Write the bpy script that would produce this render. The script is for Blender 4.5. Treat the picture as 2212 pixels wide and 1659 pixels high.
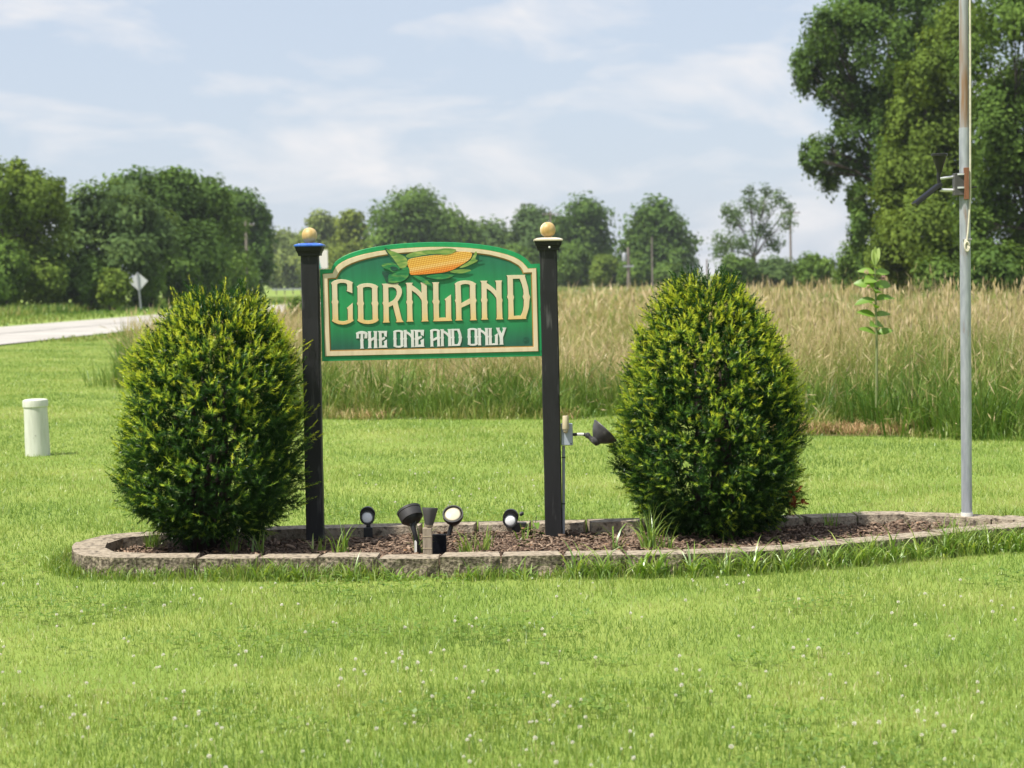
import bpy, bmesh, math
import numpy as np
from math import radians, sin, cos, pi, atan
from mathutils import Vector, Matrix

for o in list(bpy.data.objects):
    bpy.data.objects.remove(o)
sc = bpy.context.scene
col = sc.collection
rng = np.random.default_rng(7)

# ------------------------------------------------------------------ camera
FPX = 4500.0                      # focal length in pixels of a 2212 x 1659 view
EYE = np.array([0.0, 0.0, 1.5])
PITCH, ROLL = atan(229.5 / FPX), radians(1.0)
fw = np.array([0, cos(PITCH), -sin(PITCH)])
up0 = np.array([0, sin(PITCH), cos(PITCH)])
r0 = np.array([1.0, 0, 0])
cup = up0 * cos(ROLL) + r0 * sin(ROLL)
crt = r0 * cos(ROLL) - up0 * sin(ROLL)
cam = bpy.data.cameras.new('camera')
cam.sensor_width = 36.0
cam.lens = 36.0 * FPX / 2212.0
cam.clip_start = 0.1
cam.clip_end = 8000
cam.dof.use_dof = True
cam.dof.focus_distance = 10.7
cam.dof.aperture_fstop = 4.9
camo = bpy.data.objects.new('camera', cam)
m3 = Matrix((tuple(crt), tuple(cup), tuple(-fw))).transposed()
camo.matrix_world = Matrix.Translation(Vector(EYE)) @ m3.to_4x4()
col.objects.link(camo)
sc.camera = camo

def ray(px, py):
    return fw * FPX + crt * (px - 1106.0) + cup * (829.5 - py)
def at_y(px, py, y):               # the point of that pixel's ray at depth y
    d = ray(px, py)
    return EYE + d * (y / d[1])
def at_z(px, py, z):               # ... at height z
    d = ray(px, py)
    return EYE + d * ((z - EYE[2]) / d[2])

# ------------------------------------------------------------------ sky and sun
SUN_EL, SUN_AZ = radians(60), radians(236)   # azimuth clockwise from +Y
world = bpy.data.worlds.new('World')
sc.world = world
world.use_nodes = True
nt = world.node_tree
nt.nodes.clear()
wo = nt.nodes.new('ShaderNodeOutputWorld')
bg = nt.nodes.new('ShaderNodeBackground')
bg.inputs['Strength'].default_value = 0.075
sky = nt.nodes.new('ShaderNodeTexSky')
sky.sky_type = 'NISHITA'
sky.sun_disc = False
sky.sun_elevation = SUN_EL
sky.sun_rotation = SUN_AZ
sky.altitude = 100
sky.air_density = 1.0
sky.dust_density = 0.9
sky.ozone_density = 1.2
tc = nt.nodes.new('ShaderNodeTexCoord')
mp = nt.nodes.new('ShaderNodeMapping')
mp.inputs['Scale'].default_value = (10.0, 10.0, 30.0)
mp.inputs['Rotation'].default_value = (0.0, radians(5), 0.0)
n1 = nt.nodes.new('ShaderNodeTexNoise')
n1.inputs['Scale'].default_value = 1.15
n1.inputs['Detail'].default_value = 6
n1.inputs['Roughness'].default_value = 0.52
n1.inputs['Distortion'].default_value = 0.35
rp = nt.nodes.new('ShaderNodeValToRGB')
rp.color_ramp.elements[0].position = 0.46
rp.color_ramp.elements[0].color = (0.0, 0.0, 0.0, 1)
rp.color_ramp.elements[1].position = 0.68
rp.color_ramp.elements[1].color = (0.80, 0.80, 0.80, 1)
mx = nt.nodes.new('ShaderNodeMix')
mx.data_type = 'RGBA'
mx.inputs['B'].default_value = (8.4, 8.2, 8.2, 1)
nt.links.new(tc.outputs['Generated'], mp.inputs['Vector'])
nt.links.new(mp.outputs['Vector'], n1.inputs['Vector'])
nt.links.new(n1.outputs['Fac'], rp.inputs['Fac'])
nt.links.new(rp.outputs['Color'], mx.inputs['Factor'])
vl = nt.nodes.new('ShaderNodeMix')
vl.data_type = 'RGBA'
vl.inputs['Factor'].default_value = 0.72
vl.inputs['B'].default_value = (6.05, 6.8, 8.1, 1)
nt.links.new(sky.outputs['Color'], vl.inputs['A'])
nt.links.new(vl.outputs['Result'], mx.inputs['A'])
nt.links.new(mx.outputs['Result'], bg.inputs['Color'])
nt.links.new(bg.outputs['Background'], wo.inputs['Surface'])

sl = bpy.data.lights.new('sun', 'SUN')
sl.energy = 4.8
sl.angle = radians(0.6)
sl.color = (1.0, 0.95, 0.86)
so = bpy.data.objects.new('sun', sl)
sd = Vector((sin(SUN_AZ) * cos(SUN_EL), cos(SUN_AZ) * cos(SUN_EL), sin(SUN_EL)))
so.rotation_euler = sd.to_track_quat('Z', 'Y').to_euler()
so.location = (-20, -20, 30)
col.objects.link(so)

vs = sc.view_settings
vs.view_transform = 'Standard'
vs.look = 'None'
vs.gamma = 1.0
vs.use_curve_mapping = False
vs.exposure = 0.6
sc.cycles.use_denoising = True
sc.cycles.max_bounces = 7
sc.cycles.transparent_max_bounces = 6
sc.cycles.sample_clamp_indirect = 4

# ------------------------------------------------------------------ helpers
def lin(r, g, b):
    def f(c):
        c /= 255.0
        return c / 12.92 if c <= 0.04045 else ((c + 0.055) / 1.055) ** 2.4
    return (f(r), f(g), f(b))

def noise_sum(x, y, seed, scale):
    """cheap smooth 2-D noise from sines, about -1..1"""
    r = np.random.default_rng(seed)
    s = np.zeros_like(x)
    for k in range(7):
        a = r.uniform(0, 2 * pi)
        f = scale * r.uniform(0.5, 1.9)
        s += np.sin((x * cos(a) + y * sin(a)) * f * 2 * pi + r.uniform(0, 2 * pi))
    return s / 3.0

def mat(name, c1, c2=None, rough=0.6, metal=0.0, scale=8.0, bump=0.0, bscale=60.0, detail=5.0,
        stretch=(1, 1, 1), lo=0.35, hi=0.65, spec=0.4, c3=None, c3s=3.0, c3lo=0.58, c3hi=0.66):
    m = bpy.data.materials.new(name)
    m.use_nodes = True
    t = m.node_tree
    b = t.nodes['Principled BSDF']
    b.inputs['Roughness'].default_value = rough
    b.inputs['Metallic'].default_value = metal
    b.inputs['Specular IOR Level'].default_value = spec
    b.inputs['Base Color'].default_value = (*c1, 1)
    tcn = t.nodes.new('ShaderNodeTexCoord')
    mpn = t.nodes.new('ShaderNodeMapping')
    mpn.inputs['Scale'].default_value = stretch
    t.links.new(tcn.outputs['Object'], mpn.inputs['Vector'])
    out = None
    if c2 is not None:
        n = t.nodes.new('ShaderNodeTexNoise')
        n.inputs['Scale'].default_value = scale
        n.inputs['Detail'].default_value = detail
        t.links.new(mpn.outputs['Vector'], n.inputs['Vector'])
        r = t.nodes.new('ShaderNodeValToRGB')
        r.color_ramp.elements[0].position = lo
        r.color_ramp.elements[0].color = (*c1, 1)
        r.color_ramp.elements[1].position = hi
        r.color_ramp.elements[1].color = (*c2, 1)
        t.links.new(n.outputs['Fac'], r.inputs['Fac'])
        out = r.outputs['Color']
        if c3 is not None:
            n3 = t.nodes.new('ShaderNodeTexNoise')
            n3.inputs['Scale'].default_value = c3s
            n3.inputs['Detail'].default_value = 6
            t.links.new(mpn.outputs['Vector'], n3.inputs['Vector'])
            r3 = t.nodes.new('ShaderNodeValToRGB')
            r3.color_ramp.elements[0].position = c3lo
            r3.color_ramp.elements[1].position = c3hi
            t.links.new(n3.outputs['Fac'], r3.inputs['Fac'])
            mm = t.nodes.new('ShaderNodeMix')
            mm.data_type = 'RGBA'
            t.links.new(r3.outputs['Color'], mm.inputs['Factor'])
            t.links.new(out, mm.inputs['A'])
            mm.inputs['B'].default_value = (*c3, 1)
            out = mm.outputs['Result']
        t.links.new(out, b.inputs['Base Color'])
    if bump:
        n2 = t.nodes.new('ShaderNodeTexNoise')
        n2.inputs['Scale'].default_value = bscale
        n2.inputs['Detail'].default_value = 6
        t.links.new(mpn.outputs['Vector'], n2.inputs['Vector'])
        bp = t.nodes.new('ShaderNodeBump')
        bp.inputs['Strength'].default_value = bump
        bp.inputs['Distance'].default_value = 0.01
        t.links.new(n2.outputs['Fac'], bp.inputs['Height'])
        t.links.new(bp.outputs['Normal'], b.inputs['Normal'])
    return m

def leaf_mat(name, stops, trans=0.35, gloss=0.06, tcol=(1.25, 1.2, 0.6), rough=0.4):
    """foliage: colour by the 'tint' attribute, light passing through"""
    m = bpy.data.materials.new(name)
    m.use_nodes = True
    t = m.node_tree
    t.nodes.clear()
    o = t.nodes.new('ShaderNodeOutputMaterial')
    a = t.nodes.new('ShaderNodeAttribute')
    a.attribute_name = 'tint'
    r = t.nodes.new('ShaderNodeValToRGB')
    el = r.color_ramp.elements
    el[0].position, el[0].color = stops[0][0], (*stops[0][1], 1)
    el[1].position, el[1].color = stops[-1][0], (*stops[-1][1], 1)
    for p, c in stops[1:-1]:
        e = el.new(p)
        e.color = (*c, 1)
    t.links.new(a.outputs['Fac'], r.inputs['Fac'])
    d = t.nodes.new('ShaderNodeBsdfDiffuse')
    tr = t.nodes.new('ShaderNodeBsdfTranslucent')
    mul = t.nodes.new('ShaderNodeMix')
    mul.data_type = 'RGBA'
    mul.blend_type = 'MULTIPLY'
    mul.inputs['Factor'].default_value = 1.0
    mul.inputs['B'].default_value = (*tcol, 1)
    t.links.new(r.outputs['Color'], mul.inputs['A'])
    t.links.new(r.outputs['Color'], d.inputs['Color'])
    t.links.new(mul.outputs['Result'], tr.inputs['Color'])
    m1 = t.nodes.new('ShaderNodeMixShader')
    m1.inputs['Fac'].default_value = trans
    t.links.new(d.outputs['BSDF'], m1.inputs[1])
    t.links.new(tr.outputs['BSDF'], m1.inputs[2])
    last = m1
    if gloss:
        g = t.nodes.new('ShaderNodeBsdfGlossy')
        g.inputs['Roughness'].default_value = rough
        g.inputs['Color'].default_value = (0.9, 0.95, 0.9, 1)
        m2 = t.nodes.new('ShaderNodeMixShader')
        m2.inputs['Fac'].default_value = gloss
        t.links.new(m1.outputs['Shader'], m2.inputs[1])
        t.links.new(g.outputs['BSDF'], m2.inputs[2])
        last = m2
    t.links.new(last.outputs['Shader'], o.inputs['Surface'])
    return m

def np_mesh(name, V, F, tint=None):
    """mesh from numpy: V (n,3); F (m,3) or (m,4)"""
    me = bpy.data.meshes.new(name)
    V = np.ascontiguousarray(V, dtype=np.float32)
    F = np.ascontiguousarray(F, dtype=np.int32)
    k = F.shape[1]
    me.vertices.add(len(V))
    me.vertices.foreach_set('co', V.ravel())
    me.loops.add(F.size)
    me.loops.foreach_set('vertex_index', F.ravel())
    me.polygons.add(len(F))
    me.polygons.foreach_set('loop_start', np.arange(0, F.size, k, dtype=np.int32))
    me.polygons.foreach_set('loop_total', np.full(len(F), k, dtype=np.int32))
    if tint is not None:
        at = me.attributes.new('tint', 'FLOAT', 'POINT')
        at.data.foreach_set('value', np.ascontiguousarray(tint, dtype=np.float32))
    me.update(calc_edges=True)
    me.validate()
    return me

def link(name, me, m=None, parent=None, smooth=False):
    o = bpy.data.objects.new(name, me)
    col.objects.link(o)
    if m is not None:
        me.materials.clear()
        me.materials.append(m)
    if smooth:
        me.polygons.foreach_set('use_smooth', np.ones(len(me.polygons), dtype=bool))
    if parent is not None:
        o.parent = parent
    return o

def tag(o, label=None, cat=None, group=None, kind=None):
    if label: o['label'] = label
    if cat: o['category'] = cat
    if group: o['group'] = group
    if kind: o['kind'] = kind
    return o

def thing(name, loc, label, cat, group=None):
    o = bpy.data.objects.new(name, None)
    o.empty_display_size = 0.1
    o.location = tuple(loc)
    col.objects.link(o)
    return tag(o, label, cat, group)

class G:
    """collects simple solids given in world coordinates"""
    def __init__(self):
        self.V, self.F = [], []
    def add(self, V, F):
        n = len(self.V)
        self.V += [tuple(v) for v in V]
        self.F += [tuple(i + n for i in f) for f in F]
        return self
    def box(self, c, s, rot=None, bev=0.0):
        bm = bmesh.new()
        bmesh.ops.create_cube(bm, size=1.0)
        for v in bm.verts:
            v.co = Vector((v.co.x * s[0], v.co.y * s[1], v.co.z * s[2]))
        if bev:
            bmesh.ops.bevel(bm, geom=bm.edges[:], offset=bev, segments=2, affect='EDGES', profile=0.6)
        if rot is not None:
            bmesh.ops.rotate(bm, verts=bm.verts[:], cent=(0, 0, 0), matrix=rot)
        bm.verts.index_update()
        V = [tuple(v.co + Vector(c)) for v in bm.verts]
        F = [tuple(v.index for v in f.verts) for f in bm.faces]
        bm.free()
        return self.add(V, F)
    def lathe(self, prof, seg=24, org=(0, 0, 0), axis=(0, 0, 1)):
        q = Vector((0, 0, 1)).rotation_difference(Vector(axis).normalized())
        V, F = [], []
        for (r, h) in prof:
            for k in range(seg):
                a = 2 * pi * k / seg
                V.append(Vector(org) + q @ Vector((r * cos(a), r * sin(a), h)))
        n = len(prof)
        for i in range(n - 1):
            for k in range(seg):
                k2 = (k + 1) % seg
                F.append((i * seg + k, i * seg + k2, (i + 1) * seg + k2, (i + 1) * seg + k))
        if prof[0][0] > 1e-6:
            F.append(tuple(range(seg - 1, -1, -1)))
        if prof[-1][0] > 1e-6:
            F.append(tuple((n - 1) * seg + k for k in range(seg)))
        return self.add(V, F)
    def tube(self, pts, rad, seg=8):
        pts = [Vector(p) for p in pts]
        if not hasattr(rad, '__len__'):
            rad = [rad] * len(pts)
        V, F = [], []
        ref = Vector((0.31, 0.87, 0.2)).normalized()
        for i, p in enumerate(pts):
            t = (pts[min(i + 1, len(pts) - 1)] - pts[max(i - 1, 0)]).normalized()
            a = t.cross(ref)
            if a.length < 1e-3:
                a = t.cross(Vector((1, 0, 0)))
            a.normalize()
            b = t.cross(a)
            for k in range(seg):
                an = 2 * pi * k / seg
                V.append(p + (a * cos(an) + b * sin(an)) * rad[i])
        for i in range(len(pts) - 1):
            for k in range(seg):
                k2 = (k + 1) % seg
                F.append((i * seg + k, (i + 1) * seg + k, (i + 1) * seg + k2, i * seg + k2))
        F.append(tuple(range(seg)))
        F.append(tuple((len(pts) - 1) * seg + k for k in range(seg - 1, -1, -1)))
        return self.add(V, F)
    def build(self, name, m, root=None, parent=None, smooth=False, org=None, auto=None):
        o3 = Vector(root.location) if root is not None else Vector(org or (0, 0, 0))
        me = bpy.data.meshes.new(name)
        me.from_pydata([tuple(Vector(v) - o3) for v in self.V], [], self.F)
        bm = bmesh.new(); bm.from_mesh(me)
        bmesh.ops.recalc_face_normals(bm, faces=bm.faces[:])
        if auto:
            for f in bm.faces: f.smooth = True
            for e in bm.edges:
                if len(e.link_faces) == 2 and e.calc_face_angle(0) > radians(auto):
                    e.smooth = False
        bm.to_mesh(me); bm.free()
        me.update()
        o = link(name, me, m, parent if parent is not None else root, smooth)
        if root is None:
            o.location = o3
        return o

def rotm(ax, ang):
    return Matrix.Rotation(ang, 3, ax)

# ------------------------------------------------------------------ materials
M = {}
M['ground'] = mat('lawn soil', (0.17, 0.245, 0.048), (0.225, 0.285, 0.066), rough=0.95, scale=0.9, c3=(0.17, 0.17, 0.06), c3s=14, c3lo=0.6, c3hi=0.75, spec=0.1)
M['meadow_ground'] = mat('meadow soil', (0.16, 0.15, 0.06), (0.26, 0.21, 0.11), rough=0.95, scale=0.35, c3=(0.10, 0.14, 0.04), c3s=0.12, spec=0.1)
M['field'] = mat('far field', (0.11, 0.16, 0.05), (0.21, 0.19, 0.09), rough=0.95, scale=0.03, spec=0.1)
M['road'] = mat('pale concrete road', (0.33, 0.31, 0.28), (0.43, 0.405, 0.37), rough=0.85, scale=0.35, bump=0.15, bscale=30, c3=(0.22, 0.21, 0.195), c3s=1.2, c3lo=0.6, c3hi=0.8)
M['tar'] = mat('tar joint', (0.14, 0.13, 0.12), (0.2, 0.19, 0.17), rough=0.8)
M['soil'] = mat('dark bed soil', (0.05, 0.030, 0.022), (0.11, 0.065, 0.045), rough=0.95, scale=30, bump=0.8, bscale=70)
M['black_paint'] = mat('weathered black paint', (0.007, 0.007, 0.0075), (0.013, 0.013, 0.014), rough=0.6, scale=5, stretch=(3, 3, 0.5), bump=0.12, bscale=40,
                       c3=(0.10, 0.098, 0.095), c3s=11, c3lo=0.60, c3hi=0.84)
M['gold'] = mat('flaking gold paint', (0.42, 0.27, 0.09), (0.58, 0.42, 0.19), rough=0.45, scale=14, stretch=(2, 2, 0.4), bump=0.15, c3=(0.80, 0.72, 0.55), c3s=15, c3lo=0.60, c3hi=0.68)
M['blue'] = mat('flaking blue paint', (0.03, 0.10, 0.45), (0.06, 0.17, 0.60), rough=0.45, scale=30, c3=(0.62, 0.66, 0.70), c3s=40, c3lo=0.62, c3hi=0.66)
M['plate'] = mat('worn tan cap plate', (0.50, 0.42, 0.27), (0.60, 0.54, 0.42), rough=0.5, scale=20, c3=(0.20, 0.21, 0.33), c3s=12)
M['sign_edge'] = mat('sign rim green', (0.011, 0.262, 0.085), (0.014, 0.295, 0.098), rough=0.42, scale=6)
M['cream'] = mat('cream paint', (0.63, 0.52, 0.34), (0.67, 0.56, 0.37), rough=0.45, scale=5)
M['gold_line'] = mat('ochre line paint', (0.33, 0.17, 0.035), (0.40, 0.22, 0.05), rough=0.5, scale=9)
M['white_letter'] = mat('white letter paint', (0.60, 0.60, 0.57), (0.64, 0.63, 0.59), rough=0.45, scale=8)
M['letter_shadow'] = mat('dark brown letter shade paint', (0.025, 0.035, 0.012), (0.04, 0.045, 0.018), rough=0.5, scale=9)
M['logo'] = mat('dark green emblem paint', (0.008, 0.060, 0.045), (0.010, 0.085, 0.055), rough=0.5, scale=60)
M['block'] = mat('tan concrete block', (0.29, 0.235, 0.17), (0.41, 0.345, 0.26), rough=0.9, scale=26, bump=1.0, bscale=110, c3=(0.085, 0.07, 0.052), c3s=34, c3lo=0.50, c3hi=0.68, detail=8)
M['split'] = mat('split block face', (0.085, 0.068, 0.047), (0.36, 0.295, 0.215), rough=0.95, scale=55, bump=1.0, bscale=70, detail=9, lo=0.40, hi=0.64, c3=(0.05, 0.045, 0.032), c3s=14, c3lo=0.55, c3hi=0.70)  # dark speckle of rough aggregate, plus shade below the top lip painted in
M['charcoal'] = mat('charcoal plastic', (0.028, 0.027, 0.027), (0.045, 0.043, 0.043), rough=0.5, scale=9)
M['dark_plastic'] = mat('black plastic', (0.012, 0.012, 0.013), (0.020, 0.020, 0.021), rough=0.42, scale=12)
M['grey_plastic'] = mat('sun faded black plastic', (0.065, 0.062, 0.062), (0.095, 0.09, 0.09), rough=0.5, scale=9)
M['lens_white'] = mat('white glass lens', (0.86, 0.87, 0.87), (0.76, 0.77, 0.77), rough=0.12, scale=12, spec=0.7)
M['lens_cream'] = mat('yellowed glass lens', (0.52, 0.46, 0.33), (0.60, 0.54, 0.41), rough=0.16, scale=14, spec=0.7)
M['stake_wood'] = mat('weathered grey tan wood', (0.27, 0.22, 0.155), (0.36, 0.30, 0.22), rough=0.85, scale=9, stretch=(4, 4, 0.6), bump=0.3)
M['clear'] = mat('clear cable tie', (0.36, 0.30, 0.2), (0.44, 0.37, 0.25), rough=0.25)
M['white_plastic'] = mat('white plastic', (0.72, 0.71, 0.67), (0.66, 0.65, 0.60), rough=0.4, scale=7)
M['galv'] = mat('galvanised steel', (0.30, 0.32, 0.35), (0.40, 0.42, 0.45), rough=0.5, metal=0.35, scale=18, c3=(0.24, 0.12, 0.055), c3s=5, c3lo=0.60, c3hi=0.72, stretch=(3, 3, 0.6))
M['galv_rust'] = mat('rusty galvanised steel', (0.30, 0.31, 0.32), (0.37, 0.38, 0.39), rough=0.55, metal=0.25, scale=18, c3=(0.25, 0.14, 0.07), c3s=4, c3lo=0.46, c3hi=0.64, stretch=(4, 4, 0.35))
M['steel'] = mat('bright steel', (0.55, 0.55, 0.55), (0.66, 0.66, 0.66), rough=0.35, metal=0.5, scale=20)
M['rope'] = mat('off white rope', (0.52, 0.48, 0.36), (0.64, 0.60, 0.48), rough=0.9, scale=60)
M['red_wood'] = mat('red brown wood block', (0.17, 0.070, 0.035), (0.24, 0.105, 0.055), rough=0.8, scale=10, stretch=(6, 6, 0.8))
M['grey_box'] = mat('grey electrical box', (0.33, 0.37, 0.42), (0.39, 0.43, 0.48), rough=0.5, scale=7)
M['sensor'] = mat('tan sensor plastic', (0.48, 0.41, 0.25), (0.54, 0.46, 0.30), rough=0.45, scale=8)
M['dusty'] = mat('dusty dark bronze metal', (0.035, 0.034, 0.036), (0.075, 0.072, 0.075), rough=0.45, scale=22, c3=(0.14, 0.13, 0.125), c3s=30, c3lo=0.55, c3hi=0.75)
M['pedestal'] = mat('pale green grey pedestal plastic', (0.55, 0.56, 0.49), (0.61, 0.62, 0.54), rough=0.5, scale=4, c3=(0.30, 0.29, 0.22), c3s=25, c3lo=0.70, c3hi=0.78)
M['sign_back'] = mat('bare aluminium sign back', (0.62, 0.63, 0.64), (0.70, 0.71, 0.72), rough=0.5, metal=0.2, scale=3)
M['teal'] = mat('teal sign paint', (0.02, 0.33, 0.28), (0.03, 0.37, 0.31), rough=0.5)
M['pole_wood'] = mat('weathered utility pole wood', (0.16, 0.13, 0.115), (0.23, 0.195, 0.175), rough=0.9, scale=3, stretch=(5, 5, 0.3))
M['bark'] = mat('tree bark', (0.05, 0.04, 0.031), (0.09, 0.075, 0.06), rough=0.95, scale=4, bump=0.5, bscale=12, stretch=(2, 2, 0.5))
M['yew_bark'] = mat('reddish yew bark', (0.022, 0.016, 0.012), (0.04, 0.028, 0.02), rough=0.95, scale=20, bump=0.4)
M['stem'] = mat('green plant stem', (0.16, 0.20, 0.07), (0.20, 0.22, 0.10), rough=0.7)
M['pink'] = mat('faded pink blossom', (0.42, 0.22, 0.20), (0.50, 0.30, 0.26), rough=0.8, scale=60)

M['grass'] = leaf_mat('lawn grass', [(0.0, (0.098, 0.178, 0.034)), (0.30, (0.158, 0.258, 0.047)), (0.55, (0.238, 0.330, 0.070)), (0.80, (0.39, 0.415, 0.135)), (1.0, (0.60, 0.57, 0.33))], trans=0.42, gloss=0.035)
M['weed'] = leaf_mat('weed grass', [(0.0, (0.08, 0.17, 0.02)), (0.6, (0.20, 0.33, 0.045)), (1.0, (0.36, 0.43, 0.10))], trans=0.4, gloss=0.06)
M['meadow'] = leaf_mat('meadow grass', [(0.0, (0.075, 0.16, 0.022)), (0.25, (0.16, 0.25, 0.040)), (0.45, (0.265, 0.30, 0.075)), (0.62, (0.42, 0.35, 0.155)), (0.85, (0.56, 0.445, 0.26)), (1.0, (0.64, 0.52, 0.34))], trans=0.3, gloss=0.02, tcol=(1.1, 1.05, 0.8))
M['straw'] = leaf_mat('dead straw', [(0.0, (0.36, 0.23, 0.115)), (1.0, (0.58, 0.42, 0.24))], trans=0.2, gloss=0.0, tcol=(1, 1, 0.9))
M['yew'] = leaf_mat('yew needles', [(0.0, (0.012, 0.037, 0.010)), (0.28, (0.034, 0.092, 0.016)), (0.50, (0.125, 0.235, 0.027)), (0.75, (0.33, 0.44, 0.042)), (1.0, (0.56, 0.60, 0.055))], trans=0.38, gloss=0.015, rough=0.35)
M['dead_yew'] = leaf_mat('dead yew needles', [(0.0, (0.10, 0.030, 0.012)), (1.0, (0.20, 0.065, 0.025))], trans=0.15, gloss=0.0)
M['chip'] = leaf_mat('bark mulch', [(0.0, (0.065, 0.041, 0.029)), (0.5, (0.168, 0.112, 0.078)), (0.85, (0.30, 0.215, 0.155)), (1.0, (0.40, 0.23, 0.125))], trans=0.0, gloss=0.02)
M['clover'] = leaf_mat('clover head', [(0.0, (0.38, 0.28, 0.17)), (0.4, (0.72, 0.67, 0.56)), (1.0, (0.84, 0.83, 0.78))], trans=0.25, gloss=0.0, tcol=(1, 1, 0.95))
M['milkleaf'] = leaf_mat('milkweed leaf', [(0.0, (0.09, 0.19, 0.02)), (0.6, (0.20, 0.34, 0.045)), (1.0, (0.42, 0.52, 0.20))], trans=0.4, gloss=0.05)

def tree_mat(name, base, trans=0.3):
    b = np.array(base)
    return leaf_mat(name, [(0.0, tuple(b * 0.55)), (0.5, tuple(b)), (1.0, tuple(b * np.array([1.75, 1.55, 1.35])))], trans=trans, gloss=0.0, tcol=(1.2, 1.15, 0.55))
M['t_dark'] = tree_mat('dark tree leaves', (0.094, 0.164, 0.040))
M['t_mid'] = tree_mat('mid green tree leaves', (0.112, 0.188, 0.042))
M['t_light'] = tree_mat('yellow green tree leaves', (0.138, 0.205, 0.040))
M['t_yellow'] = tree_mat('bright yellow green tree leaves', (0.175, 0.225, 0.045))
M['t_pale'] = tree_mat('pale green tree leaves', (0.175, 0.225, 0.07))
M['t_blue'] = tree_mat('blue green tree leaves', (0.104, 0.168, 0.058))

# ------------------------------------------------------------------ ground, road
def sheet(name, pts, z, m, kind='structure'):
    g = G().add([(p[0], p[1], z) for p in pts], [tuple(range(len(pts)))])
    o = g.build(name, m)
    if o.data.polygons[0].normal.z < 0:
        o.data.flip_normals()
    return tag(o, kind=kind)

sheet('ground', [(-4000, -200), (4000, -200), (4000, 6000), (-4000, 6000)], 0.0, M['ground'])
def road_x(y): return -13.0 + 0.066 * (y - 53.0)
ys = [10, 40, 70, 100, 130, 160, 200, 260, 330]
sheet('road', [(road_x(y), y) for y in ys] + [(road_x(y) - 7.2, y) for y in ys[::-1]], 0.03, M['road'])
sheet('road_joint', [(road_x(y) - 3.55, y) for y in ys] + [(road_x(y) - 3.75, y) for y in ys[::-1]], 0.034, M['tar'])
EDGE_X = np.array([-60, -13, -10.6, -8.9, -5.9, -4.1, -2.0, -0.5, 1.2, 1.9, 2.7, 4.5, 8, 14, 60])
EDGE_Y = np.array([400, 72, 58, 47, 31, 26.2, 22.7, 22.2, 22.7, 20.6, 19.1, 18.5, 18.3, 18.6, 18.6])
mp_pts = [(x, y) for x, y in zip(EDGE_X[2:], EDGE_Y[2:])] + [(60, 150), (road_x(150) + 2, 150), (road_x(110) + 1.5, 110), (road_x(70) + 1.2, 70)]
sheet('meadow_ground', mp_pts, 0.006, M['meadow_ground'])
sheet('field', [(road_x(150) + 2, 150), (500, 150), (900, 1500), (-60, 1500)], 0.008, M['field'])

# ------------------------------------------------------------------ planting bed of concrete blocks
BT = 0.105                                            # block top
front = [(151, 1181), (160, 1196), (185, 1203), (244, 1207), (334, 1206), (520, 1205), (708, 1205), (900, 1205), (1097, 1203), (1226, 1200), (1355, 1198), (1480, 1196), (1608, 1191), (1737, 1184), (1852, 1172), (1976, 1162), (2068, 1152), (2160, 1143), (2230, 1138), (2285, 1131)]
back = [(2290, 1124), (2212, 1117), (2114, 1109), (2004, 1104), (1903, 1104), (1811, 1106), (1728, 1109), (1540, 1115), (1351, 1121), (1229, 1123), (1015, 1126), (850, 1129), (708, 1131), (592, 1135), (460, 1141), (350, 1146), (267, 1150), (205, 1157), (168, 1168)]
raw = np.array([at_z(x, y, BT)[:2] for x, y in front + back])
def chaikin(P, n=2):
    for _ in range(n):
        Q = np.roll(P, -1, axis=0)
        P = np.stack([0.75 * P + 0.25 * Q, 0.25 * P + 0.75 * Q], 1).reshape(-1, 2)
    return P
outl = chaikin(raw, 3)
seg = np.linalg.norm(np.roll(outl, -1, axis=0) - outl, axis=1)
cum = np.concatenate([[0], np.cumsum(seg)])
total = cum[-1]
def on_outline(s):
    s = s % total
    i = min(int(np.searchsorted(cum, s, side='right') - 1), len(outl) - 1)
    f = (s - cum[i]) / max(seg[i], 1e-9)
    return outl[i] * (1 - f) + outl[(i + 1) % len(outl)] * f
def inside(P, poly):
    x, y = P[:, 0], P[:, 1]
    res = np.zeros(len(P), bool)
    n = len(poly)
    for i in range(n):
        x1, y1 = poly[i]
        x2, y2 = poly[(i + 1) % n]
        c = ((y1 > y) != (y2 > y)) & (x < (x2 - x1) * (y - y1) / (y2 - y1 + 1e-12) + x1)
        res ^= c
    return res
cen = outl.mean(0)
nb = int(round(total / 0.312))
bl = total / nb
border = thing('block_border', (cen[0], cen[1], 0), 'low ring of tan split-face concrete blocks edging the mulch bed', 'edging')
DEP = 0.175
area2 = np.sum(outl[:, 0] * np.roll(outl[:, 1], -1) - np.roll(outl[:, 0], -1) * outl[:, 1])
sgn = 1.0 if area2 > 0 else -1.0                       # inward = left of travel when counter-clockwise
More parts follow.
